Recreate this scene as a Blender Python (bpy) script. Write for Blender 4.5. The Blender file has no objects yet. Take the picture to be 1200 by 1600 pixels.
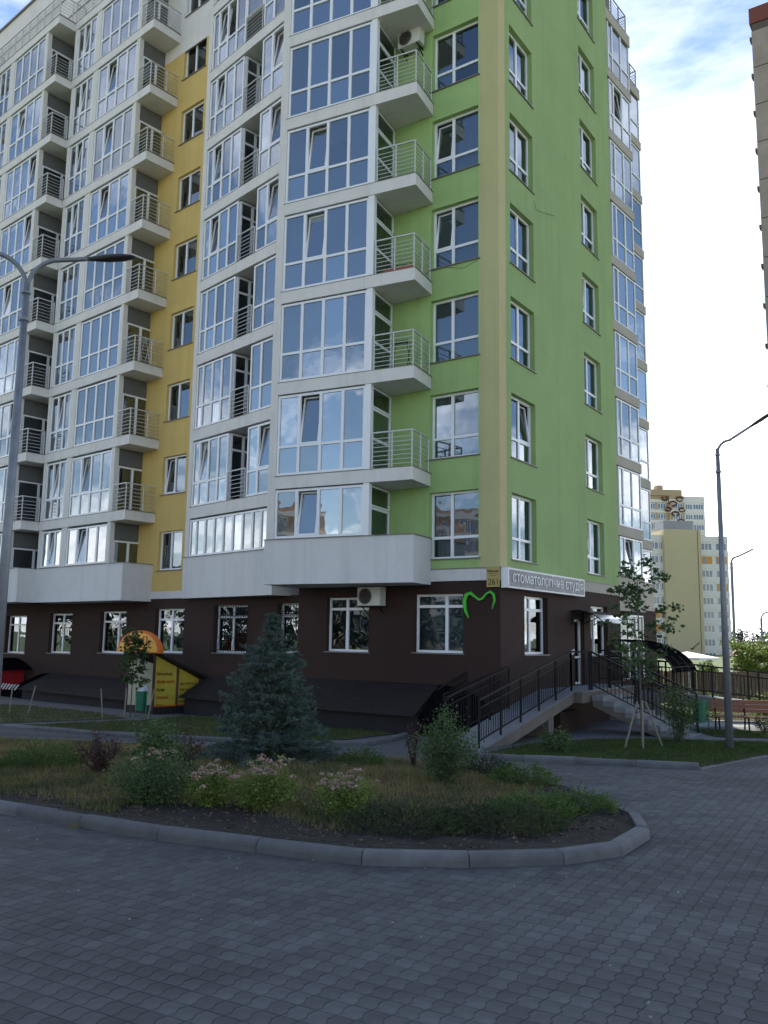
import bpy, bmesh, math, random
import numpy as np
from mathutils import Vector, Matrix
rng = np.random.default_rng(7); random.seed(7)
S = bpy.context.scene; C = S.collection
R = math.radians

# ------------------------------------------------------------------ camera, sky, sun, exposure
H = 2.25; FPX = 1339.84; PITCH = R(8.2456); ROLL = R(0.87418)
cd = bpy.data.cameras.new('camera'); cam = bpy.data.objects.new('camera', cd); C.objects.link(cam)
fw = Vector((0, math.cos(PITCH), math.sin(PITCH))); up0 = Vector((0, -math.sin(PITCH), math.cos(PITCH))); rt0 = Vector((1, 0, 0))
rt = math.cos(ROLL)*rt0 + math.sin(ROLL)*up0; up = -math.sin(ROLL)*rt0 + math.cos(ROLL)*up0
cam.matrix_world = Matrix(((rt.x, up.x, -fw.x, 0), (rt.y, up.y, -fw.y, 0), (rt.z, up.z, -fw.z, H), (0, 0, 0, 1)))
cd.sensor_fit = 'VERTICAL'; cd.sensor_height = 36; cd.lens = FPX/1600*36; cd.clip_end = 3000; cd.clip_start = .05
S.camera = cam
S.render.resolution_x = 768; S.render.resolution_y = 1024

SUN_AZ = R(7); SUN_EL = R(52)      # azimuth clockwise from +Y
sl = bpy.data.lights.new('sun', 'SUN'); sl.energy = 3.2; sl.angle = R(.6); sl.color = (1, .95, .86)
so = bpy.data.objects.new('sun', sl); C.objects.link(so)
sd = Vector((math.sin(SUN_AZ)*math.cos(SUN_EL), math.cos(SUN_AZ)*math.cos(SUN_EL), math.sin(SUN_EL)))
so.rotation_euler = sd.to_track_quat('Z', 'Y').to_euler(); so.location = (0, 60, 80)

W = bpy.data.worlds.new('World'); S.world = W; W.use_nodes = True
nt = W.node_tree; N = nt.nodes; L = nt.links; N.clear()
def nd(tree, typ, **kw):
    n = tree.nodes.new(typ)
    for k, v in kw.items():
        if hasattr(n, k): setattr(n, k, v)
        else: n.inputs[k.replace('_', ' ')].default_value = v
    return n
sky = nd(nt, 'ShaderNodeTexSky', sky_type='NISHITA', sun_disc=False, sun_elevation=SUN_EL, sun_rotation=SUN_AZ)
sky.air_density = 1.0; sky.dust_density = .05; sky.ozone_density = 1.0
tc = nd(nt, 'ShaderNodeTexCoord'); sep = nd(nt, 'ShaderNodeSeparateXYZ'); L.new(tc.outputs['Generated'], sep.inputs[0])
def math_(tree, op, a, b=None, c=None, clamp=False):
    n = tree.nodes.new('ShaderNodeMath'); n.operation = op; n.use_clamp = clamp
    for i, v in enumerate((a, b, c)):
        if v is None: continue
        if isinstance(v, (int, float)): n.inputs[i].default_value = v
        else: tree.links.new(v, n.inputs[i])
    return n.outputs[0]
zz = math_(nt, 'ADD', math_(nt, 'MAXIMUM', sep.outputs[2], 0.0), .18)
cx = math_(nt, 'DIVIDE', sep.outputs[0], zz); cy = math_(nt, 'DIVIDE', sep.outputs[1], zz)
cmb = nd(nt, 'ShaderNodeCombineXYZ'); L.new(cx, cmb.inputs[0]); L.new(cy, cmb.inputs[1])
mp = nd(nt, 'ShaderNodeMapping'); mp.inputs['Location'].default_value = (3.3, 1.7, 0); L.new(cmb.outputs[0], mp.inputs[0])
no = nd(nt, 'ShaderNodeTexNoise', Scale=.85, Detail=9.0, Roughness=.58, Distortion=.25); L.new(mp.outputs[0], no.inputs['Vector'])
# more haze and cloud towards the sun side of the sky
bias = math_(nt, 'ADD', math_(nt, 'MULTIPLY', sep.outputs[1], .07), math_(nt, 'MULTIPLY_ADD', sep.outputs[2], -.34, .135))
over = nd(nt, 'ShaderNodeMapRange'); over.inputs[1].default_value = .62; over.inputs[2].default_value = .9; over.inputs[4].default_value = .16; L.new(sep.outputs[2], over.inputs[0])  # extra cloud overhead, out of view, added to brighten the shaded side
cov = math_(nt, 'ADD', math_(nt, 'ADD', no.outputs['Fac'], bias), over.outputs[0])
ramp = nd(nt, 'ShaderNodeValToRGB'); ramp.color_ramp.elements[0].position = .50; ramp.color_ramp.elements[1].position = .76
L.new(cov, ramp.inputs[0])
no2 = nd(nt, 'ShaderNodeTexNoise', Scale=2.1, Detail=7.0); L.new(mp.outputs[0], no2.inputs['Vector'])
glow = math_(nt, 'MULTIPLY_ADD', sep.outputs[1], 3.0, 18.0)
cl = math_(nt, 'MULTIPLY', glow, math_(nt, 'MULTIPLY_ADD', no2.outputs['Fac'], .9, .55))
cc = nd(nt, 'ShaderNodeCombineColor'); L.new(math_(nt, 'MULTIPLY', cl, 1.03), cc.inputs[0]); L.new(math_(nt, 'MULTIPLY', cl, 1.0), cc.inputs[1]); L.new(math_(nt, 'MULTIPLY', cl, .99), cc.inputs[2])
mx = nd(nt, 'ShaderNodeMix', data_type='RGBA'); L.new(ramp.outputs[0], mx.inputs[0]); L.new(sky.outputs[0], mx.inputs[6]); L.new(cc.outputs[0], mx.inputs[7])
bg = nd(nt, 'ShaderNodeBackground', Strength=.082); L.new(mx.outputs[2], bg.inputs[0])
wo = nd(nt, 'ShaderNodeOutputWorld'); L.new(bg.outputs[0], wo.inputs[0])
S.view_settings.view_transform = 'Standard'; S.view_settings.look = 'None'; S.view_settings.gamma = 1
S.view_settings.use_curve_mapping = False; S.view_settings.exposure = 1.28
S.render.engine = 'CYCLES'

# ------------------------------------------------------------------ materials
MATS = {}
def mat(name, col, rough=.8, var=.12, scale=3., bump=.0, bscale=60., metal=0., spec=.5, col2=None, rnd=0., island=0., trans=0., stretch=None, dirt=0.):
    if name in MATS: return MATS[name]
    m = bpy.data.materials.new(name); m.use_nodes = True; t = m.node_tree; b = t.nodes['Principled BSDF']
    tc = nd(t, 'ShaderNodeTexCoord'); src = tc.outputs['Object']
    if stretch:
        mpn = nd(t, 'ShaderNodeMapping'); mpn.inputs['Scale'].default_value = stretch; t.links.new(src, mpn.inputs[0]); src = mpn.outputs[0]
    n = nd(t, 'ShaderNodeTexNoise', Scale=scale, Detail=6.0, Roughness=.6); t.links.new(src, n.inputs['Vector'])
    mix = nd(t, 'ShaderNodeMix', data_type='RGBA')
    rp = nd(t, 'ShaderNodeMapRange'); rp.inputs[1].default_value = .3; rp.inputs[2].default_value = .7; t.links.new(n.outputs['Fac'], rp.inputs[0])
    t.links.new(rp.outputs[0], mix.inputs[0])
    c2 = col2 if col2 else tuple(min(1, c*(1+var)) for c in col)
    c1 = col if col2 else tuple(c*(1-var) for c in col)
    mix.inputs[6].default_value = (*c1, 1); mix.inputs[7].default_value = (*c2, 1)
    out = mix.outputs[2]
    if rnd or island:
        hv = nd(t, 'ShaderNodeHueSaturation'); t.links.new(out, hv.inputs['Color'])
        v = None
        if rnd:
            oi = nd(t, 'ShaderNodeObjectInfo'); v = math_(t, 'MULTIPLY_ADD', oi.outputs['Random'], 2*rnd, 1-rnd)
        if island:
            g = nd(t, 'ShaderNodeNewGeometry'); w = math_(t, 'MULTIPLY_ADD', g.outputs['Random Per Island'], 2*island, 1-island)
            v = w if v is None else math_(t, 'MULTIPLY', v, w)
        t.links.new(v, hv.inputs['Value']); out = hv.outputs[0]
    if dirt and 'plaster' in name:
        mq = nd(t, 'ShaderNodeMapping'); mq.inputs['Scale'].default_value = (2.6, 2.6, .10); gq = nd(t, 'ShaderNodeNewGeometry'); t.links.new(gq.outputs['Position'], mq.inputs[0])
        nq = nd(t, 'ShaderNodeTexNoise', Scale=1.0, Detail=6.0, Roughness=.65); t.links.new(mq.outputs[0], nq.inputs['Vector']); rq = nd(t, 'ShaderNodeMapRange'); rq.inputs[1].default_value = .5; rq.inputs[2].default_value = .8; rq.inputs[4].default_value = .38; t.links.new(nq.outputs['Fac'], rq.inputs[0])
        m4 = nd(t, 'ShaderNodeMix', data_type='RGBA'); t.links.new(rq.outputs[0], m4.inputs[0]); t.links.new(out, m4.inputs[6]); m4.inputs[7].default_value = (*[c*.62 for c in col], 1); out = m4.outputs[2]
    if dirt:
        gp_ = nd(t, 'ShaderNodeNewGeometry'); n3 = nd(t, 'ShaderNodeTexNoise', Scale=.9, Detail=8.0, Roughness=.7); t.links.new(gp_.outputs['Position'], n3.inputs['Vector'])
        r3 = nd(t, 'ShaderNodeMapRange'); r3.inputs[1].default_value = .52; r3.inputs[2].default_value = .75; r3.inputs[4].default_value = dirt; t.links.new(n3.outputs['Fac'], r3.inputs[0])
        m3 = nd(t, 'ShaderNodeMix', data_type='RGBA'); t.links.new(r3.outputs[0], m3.inputs[0]); t.links.new(out, m3.inputs[6])
        m3.inputs[7].default_value = (*[c*.55 for c in col], 1); out = m3.outputs[2]
    if 'paver' in name or 'paving' in name or 'joint' in name:   # wide worn and dusty areas, continuous over the stones
        gw = nd(t, 'ShaderNodeNewGeometry'); mw = nd(t, 'ShaderNodeMapping'); mw.inputs['Rotation'].default_value = (0, 0, .5); mw.inputs['Scale'].default_value = (1, 2.4, 1); t.links.new(gw.outputs['Position'], mw.inputs[0])
        nw = nd(t, 'ShaderNodeTexNoise', Scale=.22, Detail=5.0, Roughness=.6); t.links.new(mw.outputs[0], nw.inputs['Vector']); hw = nd(t, 'ShaderNodeHueSaturation'); t.links.new(out, hw.inputs['Color'])
        rw = nd(t, 'ShaderNodeMapRange'); rw.inputs[1].default_value = .32; rw.inputs[2].default_value = .68; rw.inputs[3].default_value = .66; rw.inputs[4].default_value = 1.42; t.links.new(nw.outputs['Fac'], rw.inputs[0]); t.links.new(rw.outputs[0], hw.inputs['Value']); out = hw.outputs[0]
    t.links.new(out, b.inputs['Base Color'])
    b.inputs['Roughness'].default_value = rough; b.inputs['Metallic'].default_value = metal; b.inputs['Specular IOR Level'].default_value = spec
    if bump:
        n2 = nd(t, 'ShaderNodeTexNoise', Scale=bscale, Detail=4.0); t.links.new(src, n2.inputs['Vector'])
        bp = nd(t, 'ShaderNodeBump', Strength=bump, Distance=.01); t.links.new(n2.outputs['Fac'], bp.inputs['Height']); t.links.new(bp.outputs[0], b.inputs['Normal'])
    if trans:
        tr = nd(t, 'ShaderNodeBsdfTranslucent'); t.links.new(out, tr.inputs['Color'])
        ms = nd(t, 'ShaderNodeMixShader', Fac=trans); t.links.new(b.outputs[0], ms.inputs[1]); t.links.new(tr.outputs[0], ms.inputs[2])
        t.links.new(ms.outputs[0], t.nodes['Material Output'].inputs[0])
    MATS[name] = m; return m
def glassmat(name, tint=(.78, .86, 1.0), ior=2.3, see=.55, rnd=True):
    m = bpy.data.materials.new(name); m.use_nodes = True; t = m.node_tree; t.nodes.clear()
    fr = nd(t, 'ShaderNodeFresnel', IOR=ior)
    gl = nd(t, 'ShaderNodeBsdfGlossy', Roughness=.012); gl.inputs['Color'].default_value = (*tint, 1)
    tr = nd(t, 'ShaderNodeBsdfTransparent'); tr.inputs[0].default_value = (see*.86, see*.97, see, 1)
    tc = nd(t, 'ShaderNodeTexCoord'); n = nd(t, 'ShaderNodeTexNoise', Scale=.8, Detail=2.0); t.links.new(tc.outputs['Object'], n.inputs['Vector'])
    bp = nd(t, 'ShaderNodeBump', Strength=.5, Distance=.02); t.links.new(n.outputs['Fac'], bp.inputs['Height']); t.links.new(bp.outputs[0], gl.inputs['Normal'])
    f = fr.outputs[0]
    if rnd:
        oi = nd(t, 'ShaderNodeObjectInfo'); f = math_(t, 'MULTIPLY', f, math_(t, 'MULTIPLY_ADD', oi.outputs['Random'], .5, .72), clamp=True)
    ms = nd(t, 'ShaderNodeMixShader'); t.links.new(f, ms.inputs[0]); t.links.new(tr.outputs[0], ms.inputs[1]); t.links.new(gl.outputs[0], ms.inputs[2])
    o = nd(t, 'ShaderNodeOutputMaterial'); t.links.new(ms.outputs[0], o.inputs[0]); MATS[name] = m; return m
GLASS = glassmat('window_glass', tint=(.78, .88, 1.0), ior=2.9); GLASSB = glassmat('tinted_glass', tint=(.90, .95, 1.0), ior=4.8, see=.4)
PVC = mat('white_pvc', (.84, .85, .88), .35, .03, 2)
GREEN = mat('green_plaster', (.35, .51, .20), .95, .07, .6, .35, 130, dirt=.14)
GREENR = mat('shaded_green_plaster', (.29, .40, .165), .95, .07, .6, .35, 130, dirt=.14)  # front wall's green, darkened: the right side's shade put into the colour
COLA = mat('pale_yellow_plaster', (.50, .48, .24), .95, .05, .6, .35, 130, dirt=.08)
COLB = mat('shaded_yellow_plaster', (.52, .45, .24), .95, .05, .6, .35, 130, dirt=.08)  # same yellow as the front face, browner: its shade put into the colour
YELLOW = mat('yellow_plaster', (.66, .47, .16), .95, .05, .6, .35, 130, dirt=.1)
WHITE = mat('white_plaster', (.73, .705, .67), .95, .05, .8, .35, 130, dirt=.22)
WHITEB = mat('parapet_plaster', (.68, .67, .66), .95, .05, .8, .35, 130, dirt=.15)
BEIGE = mat('beige_plaster', (.44, .40, .34), .95, .05, .8, .35, 130, dirt=.2)
BROWN = mat('brown_plaster', (.038, .018, .014), .9, .10, .7, .35, 130, dirt=.25)
SILLM = mat('metal_drip_edge', (.20, .18, .17), .5, .1, 3)
RAILW = mat('painted_railing', (.55, .55, .53), .45, .05, 3)
BLACK = mat('black_painted_metal', (.010, .010, .011), .6, .1, 3, spec=.2)
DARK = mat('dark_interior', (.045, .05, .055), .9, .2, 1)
GREYW = mat('grey_infill_panel', (.13, .135, .14), .8, .1, 2)
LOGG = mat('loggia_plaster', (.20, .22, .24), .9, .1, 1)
CURT = mat('curtain_cloth', (.48, .50, .52), .9, .1, 2, rnd=.25)
CURTD = mat('dark_curtain_cloth', (.09, .10, .13), .9, .1, 2, rnd=.3)
BLIND = mat('roller_blind', (.30, .36, .42), .85, .05, 2, rnd=.15)
CONC = mat('concrete', (.12, .12, .125), .9, .14, 2.5, .5, 90, dirt=.35)
CONCL = mat('concrete_step', (.20, .205, .215), .9, .1, 2.5, .4, 90, dirt=.3)
CONCB = mat('concrete_brownish', (.15, .13, .11), .9, .12, 2.5, .4, 90, dirt=.35)
KERB = mat('kerb_concrete', (.12, .121, .125), .9, .20, 3.5, .6, 120, rnd=.22, dirt=.6)
PAVE = mat('paver_concrete', (.074, .075, .079), .82, .22, 5, .7, 220, rnd=.0, island=.21, dirt=.55)
JOINT = mat('joint_sand', (.072, .073, .078), .95, .35, 9, .5, 200)
ROADC = mat('far_paving', (.074, .075, .079), .85, .16, 2.2, .4, 70, dirt=.3)
PATHM = mat('walkway_concrete', (.115, .115, .12), .88, .14, 2.2, .4, 80, dirt=.3)
SOIL = mat('soil', (.035, .026, .021), .98, .4, 14, 1., 60)
TURF = mat('turf_soil', (.055, .055, .028), .98, .3, 2, .8, 60, col2=(.13, .095, .05))
SLATE = mat('dark_cladding', (.021, .017, .018), .75, .15, 2, .2, 40, dirt=.3, spec=.25)
CARP = mat('polycarbonate_dark', (.007, .006, .007), .9, .1, 2, spec=.0)
LAMPM = mat('galvanised_steel', (.20, .215, .24), .5, .16, 6, .1, 40, metal=.35)
LAMPD = mat('lamp_head_metal', (.03, .03, .035), .5, .1, 4)
SIGNY = mat('yellow_sign_panel', (.62, .50, .07), .5, .1, 2, dirt=.15)
SIGNB = mat('beige_sign_panel', (.50, .48, .36), .6, .06, 2)
ORANGE = mat('orange_edge', (.72, .16, .015), .5, .05, 3)
ORANGEF = mat('orange_yellow_face', (.95, .47, .05), .5, .06, 3)
REDL = mat('red_letter', (.48, .08, .015), .5, .05, 3)
RBROWN = mat('red_brown_frame', (.06, .018, .012), .5, .1, 3)
REDP = mat('red_panel', (.35, .012, .02), .5, .1, 3)
BIN = mat('green_bin_metal', (.005, .13, .07), .4, .1, 3)
WOOD = mat('bench_wood', (.22, .085, .045), .6, .2, 4, .2, 30, stretch=(1, 12, 12))
STAKE = mat('stake_wood', (.24, .21, .17), .85, .15, 8)
BARK = mat('bark', (.10, .085, .07), .95, .3, 18, .8, 60)
SPRUCE = mat('spruce_needles', (.046, .082, .066), .75, .2, 5, island=.45, col2=(.15, .205, .175), trans=.1)
LEAFM = mat('maple_leaves', (.042, .085, .022), .55, .2, 3, island=.35, col2=(.055, .10, .03), trans=.35)
LEAFS = mat('shrub_leaves', (.045, .085, .022), .6, .2, 3, island=.4, col2=(.09, .15, .045), trans=.25)
LEAFY = mat('yellow_green_leaves', (.10, .16, .026), .6, .2, 3, island=.4, col2=(.20, .27, .05), trans=.3)
LEAFG = mat('grey_green_leaves', (.050, .082, .036), .6, .2, 3, island=.4, col2=(.11, .155, .075), trans=.2)
LEAFB = mat('purple_leaves', (.040, .012, .016), .6, .2, 3, island=.35, col2=(.075, .025, .022), trans=.15)
JUNI = mat('juniper_needles', (.020, .034, .016), .8, .2, 2.5, island=.45, col2=(.065, .095, .030), trans=.1)
JUNL = mat('bright_juniper_needles', (.050, .10, .020), .8, .2, 2.5, island=.45, col2=(.11, .18, .04), trans=.15)
PINK = mat('pink_flowers', (.42, .20, .22), .8, .2, 4, island=.35, col2=(.40, .32, .24))
GRASS = mat('grass_blades', (.040, .078, .014), .8, .2, .9, island=.35, col2=(.075, .11, .022), trans=.3)
GRASSD = mat('dry_grass_blades', (.055, .095, .022), .85, .2, .7, island=.45, col2=(.36, .26, .12), trans=.25)
FARG = mat('far_grass', (.06, .10, .03), .95, .3, .3, col2=(.12, .13, .05))
FOREST = mat('forest_foliage', (.030, .046, .040), .95, .3, .08, island=.35, col2=(.055, .075, .060))  # bluish grey tint: distance haze put into the foliage colour
YBLD = mat('far_yellow_plaster', (.50, .44, .27), .95, .04, .2)
WBLD = mat('far_white_plaster', (.70, .68, .64), .95, .04, .2)
OBLD = mat('far_orange_plaster', (.62, .30, .08), .95, .04, .2)
TBLD = mat('far_tan_plaster', (.40, .31, .20), .95, .04, .2)
MURAL = mat('mural_brown', (.10, .045, .03), .95, .04, .2)
FGLASS = mat('far_window_glass', (.10, .13, .18), .1, .3, .3, spec=.9)
TOWER = mat('tower_panels', (.30, .255, .215), .95, .12, .6, .3, 30, dirt=.4)
TOWERB = mat('tower_cornice', (.16, .05, .04), .9, .1, .6)
SEAM = mat('panel_joint', (.09, .075, .065), .95, .2, 2)
PEACH = mat('peach_brick', (.50, .33, .24), .9, .2, 1)
FENCEW = mat('fence_boards', (.15, .10, .065), .85, .2, 3)
ACM = mat('ac_casing', (.62, .62, .58), .5, .05, 3, dirt=.3)
LOGO = mat('green_logo', (.06, .50, .03), .4, .05, 3)
SIGNF = mat('grey_sign_face', (.15, .15, .165), .5, .35, 4, col2=(.27, .27, .295))
LETW = mat('white_letters', (.80, .80, .80), .5, .02, 3)
LETD = mat('dark_letters', (.05, .035, .02), .6, .05, 3)
PLATE = mat('house_number_plate', (.42, .33, .10), .5, .08, 3)

# ------------------------------------------------------------------ helpers
class MB:
    """collects boxes and prisms of one mesh"""
    def __init__(s): s.v = []; s.f = []; s.m = []
    def add(s, vs, fs, mi=0):
        o = len(s.v); s.v += [tuple(p) for p in vs]; s.f += [tuple(i+o for i in f) for f in fs]; s.m += [mi]*len(fs)
    def hexa(s, p, mi=0):   # 8 points: 4 lower, 4 upper
        s.add(p, [(0, 3, 2, 1), (4, 5, 6, 7), (0, 1, 5, 4), (1, 2, 6, 5), (2, 3, 7, 6), (3, 0, 4, 7)], mi)
    def prism(s, pts, z0, z1, mi=0):
        n = len(pts); z0 = z0 if hasattr(z0, '__len__') else [z0]*n; z1 = z1 if hasattr(z1, '__len__') else [z1]*n
        vs = [(p[0], p[1], z0[i]) for i, p in enumerate(pts)]+[(p[0], p[1], z1[i]) for i, p in enumerate(pts)]
        s.add(vs, [tuple(range(n-1, -1, -1)), tuple(range(n, 2*n))]+[(i, (i+1) % n, n+(i+1) % n, n+i) for i in range(n)], mi)
    def bar(s, a, b, w=.02, h=None, mi=0, n=4, w2=None):
        a = Vector(a); b = Vector(b); d = (b-a)
        if d.length < 1e-6: return
        d.normalize(); ref = Vector((0, 0, 1)) if abs(d.z) < .95 else Vector((1, 0, 0))
        x = d.cross(ref).normalized(); y = x.cross(d).normalized(); w2 = w if w2 is None else w2
        vs = []
        for p, ww in ((a, w), (b, w2)):
            for i in range(n):
                an = 2*math.pi*(i+.5)/n; k = ww/2*(1.414 if n == 4 else 1)
                vs.append(p+x*math.cos(an)*k+y*math.sin(an)*k*((h/w) if h else 1))
        s.add(vs, [tuple(range(n)), tuple(range(2*n-1, n-1, -1))]+[(i, n+i, n+(i+1) % n, (i+1) % n) for i in range(n)], mi)
    def tube(s, pts, rad, n=8, mi=0):
        rad = rad if hasattr(rad, '__len__') else [rad]*len(pts)
        pts = [Vector(p) for p in pts]; o = len(s.v); prev = None
        for i, p in enumerate(pts):
            d = (pts[min(i+1, len(pts)-1)]-pts[max(i-1, 0)]).normalized()
            ref = Vector((0, 0, 1)) if abs(d.z) < .9 else Vector((0, 1, 0))
            x = d.cross(ref).normalized() if prev is None else (prev-d*prev.dot(d)).normalized()
            prev = x; y = d.cross(x)
            for k in range(n):
                an = 2*math.pi*k/n; s.v.append(tuple(p+(x*math.cos(an)+y*math.sin(an))*rad[i]))
        m = len(pts)
        for i in range(m-1):
            for k in range(n):
                s.f.append((o+i*n+k, o+i*n+(k+1) % n, o+(i+1)*n+(k+1) % n, o+(i+1)*n+k)); s.m.append(mi)
        s.f.append(tuple(o+k for k in range(n-1, -1, -1))); s.f.append(tuple(o+(m-1)*n+k for k in range(n))); s.m += [mi, mi]
    def quad(s, a, b, c, d, mi=0): s.add([a, b, c, d], [(0, 1, 2, 3)], mi)
    def build(s, name, mats, parent=None, loc=None, smooth=False, recalc=True):
        me = bpy.data.meshes.new(name); off = Vector(loc) if loc is not None else Vector((0, 0, 0))
        vs = [(v[0]-off.x, v[1]-off.y, v[2]-off.z) for v in s.v] if loc is not None else s.v
        me.from_pydata(vs, [], s.f)
        ms = mats if isinstance(mats, (list, tuple)) else [mats]
        for m in ms: me.materials.append(m)
        if len(ms) > 1: me.polygons.foreach_set('material_index', s.m)
        if recalc and len(s.f) < 6000:
            bm = bmesh.new(); bm.from_mesh(me); bmesh.ops.recalc_face_normals(bm, faces=bm.faces); bm.to_mesh(me); bm.free()
        if smooth: me.polygons.foreach_set('use_smooth', [True]*len(me.polygons))
        me.update(); return link(name, me, parent, loc)
def wloc(o):
    p = Vector((0, 0, 0))
    while o is not None: p = p+o.location; o = o.parent
    return p
def link(name, me, parent=None, loc=None):
    o = bpy.data.objects.new(name, me); C.objects.link(o)
    base = Vector(loc) if loc is not None else Vector((0, 0, 0))
    if parent is not None: o.parent = parent; o.location = base-wloc(parent)
    else: o.location = base
    return o
def tag(o, label=None, cat=None, group=None, kind=None):
    if label: o['label'] = label
    if cat: o['category'] = cat
    if group: o['group'] = group
    if kind: o['kind'] = kind
    return o
def empty(name, loc, label=None, cat=None, group=None, kind=None):
    o = bpy.data.objects.new(name, None); C.objects.link(o); o.location = loc; o.empty_display_size = .2
    return tag(o, label, cat, group, kind)
def copy_tree(o, parent=None):
    c = o.copy(); C.objects.link(c); c.parent = parent
    for ch in list(o.children): copy_tree(ch, c)
    return c
def fastmesh(name, V, F, m, parent=None, k=3, loc=None, kind=None, smooth=False):
    """numpy verts (n,3), faces (m,k)"""
    me = bpy.data.meshes.new(name); V = np.asarray(V, np.float32); F = np.asarray(F, np.int32)
    if loc is not None: V = V-np.asarray(loc, np.float32)
    me.vertices.add(len(V)); me.vertices.foreach_set('co', V.ravel())
    me.loops.add(F.size); me.loops.foreach_set('vertex_index', F.ravel())
    me.polygons.add(len(F)); me.polygons.foreach_set('loop_start', np.arange(0, F.size, k, dtype=np.int32)); me.polygons.foreach_set('loop_total', np.full(len(F), k, np.int32))
    me.materials.append(m); me.update(calc_edges=True); me.shade_flat()
    o = link(name, me, parent, loc)
    if kind: o['kind'] = kind
    return o
class Fr:
    """a wall line: s runs left to right as seen from outside, o points outwards"""
    def __init__(f, o, a): f.o = np.array(o, float); f.d = np.array([math.cos(a), math.sin(a)]); f.n = np.array([f.d[1], -f.d[0]])
    def xy(f, s, o=0.): return f.o+s*f.d+o*f.n
    def P(f, s, o, z): q = f.xy(s, o); return (q[0], q[1], z)
    def so(f, p): q = np.array(p[:2])-f.o; return q@f.d, q@f.n
def fbox(mb, fr, s0, s1, o0, o1, z0, z1, mi=0):
    mb.hexa([fr.P(s0, o0, z0), fr.P(s1, o0, z0), fr.P(s1, o1, z0), fr.P(s0, o1, z0), fr.P(s0, o0, z1), fr.P(s1, o0, z1), fr.P(s1, o1, z1), fr.P(s0, o1, z1)], mi)
def text_mesh(body, size, depth=.01, bold=False, sx=1.):
    cu = bpy.data.curves.new('t', 'FONT'); cu.body = body; cu.size = size; cu.extrude = depth/2; cu.resolution_u = 3
    cu.offset = 0; cu.align_x = 'LEFT'
    o = bpy.data.objects.new('t', cu); C.objects.link(o); dg = bpy.context.evaluated_depsgraph_get(); dg.update()
    me = bpy.data.meshes.new_from_object(o.evaluated_get(dg)); bpy.data.objects.remove(o)
    return me
def place_text(name, body, fr, s0, s1, o, z0, size, m, parent, depth=.015, bold=False, fit=True, skew=0.):
    me = text_mesh(body, size, depth, bold); me.materials.clear(); me.materials.append(m)
    n = len(me.vertices); V = np.zeros(n*3); me.vertices.foreach_get('co', V); V = V.reshape(-1, 3)
    x0, x1 = V[:, 0].min(), V[:, 0].max(); k = (s1-s0)/(x1-x0) if fit else 1
    X = s0+(V[:, 0]-x0)*k; Z = z0+V[:, 1]+skew*(X-s0); q = fr.o+X[:, None]*fr.d+(o+V[:, 2])[:, None]*fr.n
    base = wloc(parent) if parent else Vector((0, 0, 0))
    me.vertices.foreach_set('co', np.column_stack([q, Z]).ravel()); me.update()
    return link(name, me, parent, (0, 0, 0))

def gz(y): return -.018*max(min(y, 36.), -6.)
def gzn(y): return -.018*np.clip(y, -6, 36)
def inpoly(px, py, poly):
    px = np.asarray(px); py = np.asarray(py); r = np.zeros(px.shape, bool); n = len(poly)
    for i in range(n):
        x1, y1 = poly[i]; x2, y2 = poly[(i+1) % n]
        c = ((y1 > py) != (y2 > py)) & (px < (x2-x1)*(py-y1)/((y2-y1) if y2 != y1 else 1e-9)+x1); r ^= c
    return r

# ------------------------------------------------------------------ building frames
aF, aL, aM, aB = R(-34.619), R(-40.485), R(-46.418), R(-26.264)
K = np.array([3.2694, 23.9418])
FF = Fr(K, aF); FR = Fr(K, aF+math.pi/2); FB = Fr((-3.36, 26.17), aB); FM = Fr((-7.32, 32.12), aM); FY = Fr((-8.86, 33.69), aL)
FL0 = Fr((-13.25, 35.69), aL)
LG = [Fr(FL0.xy(-6.65*g, .8*g), aL) for g in range(3)]
FRB = Fr((9.95, 35.8), R(50.8)); FRC = Fr((11.25, 39.38), R(50.8))
def hit(fa, s, fb):
    """from point (s,0) of frame fa straight back (-n) to line fb: depth"""
    p = fa.xy(s, 0); v = -fa.n
    A = np.array([v, -fb.d]).T; r = np.linalg.solve(A, fb.o-p); return r[0], r[1]
NK = 10; ROOF = 34.6
B = empty('apartment_building', (K[0], K[1], gz(24)), 'ten storey apartment building with green, yellow and white facade, brown ground floor and stacked balconies', 'building')

def wallgrid(name, fr, s0, s1, z0, z1, ops, m, depth=.22, thick=.3):
    """sheet wall with openings (s0,s1,z0,z1), reveals going inwards"""
    mb = MB(); ss = sorted(set([s0, s1]+[v for o in ops for v in o[:2]])); zs = sorted(set([z0, z1]+[v for o in ops for v in o[2:4]]))
    ss = [v for v in ss if s0 <= v <= s1]; zs = [v for v in zs if z0 <= v <= z1]
    for i in range(len(ss)-1):
        run = None
        for j in range(len(zs)-1):
            sm, zm = (ss[i]+ss[i+1])/2, (zs[j]+zs[j+1])/2
            solid = not any(o[0] < sm < o[1] and o[2] < zm < o[3] for o in ops)
            if solid: run = zs[j] if run is None else run
            if run is not None and (not solid or j == len(zs)-2):
                top = zs[j+1] if solid else zs[j]
                mb.quad(fr.P(ss[i], 0, run), fr.P(ss[i+1], 0, run), fr.P(ss[i+1], 0, top), fr.P(ss[i], 0, top)); run = None
    for o in ops:
        a, b, c, d = o[:4]; r = -depth
        mb.quad(fr.P(a, 0, c), fr.P(a, r, c), fr.P(a, r, d), fr.P(a, 0, d)); mb.quad(fr.P(b, r, c), fr.P(b, 0, c), fr.P(b, 0, d), fr.P(b, r, d))
        mb.quad(fr.P(a, r, c), fr.P(a, 0, c), fr.P(b, 0, c), fr.P(b, r, c)); mb.quad(fr.P(a, 0, d), fr.P(a, r, d), fr.P(b, r, d), fr.P(b, 0, d))
    return mb.build(name, m, B, recalc=False)

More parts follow.
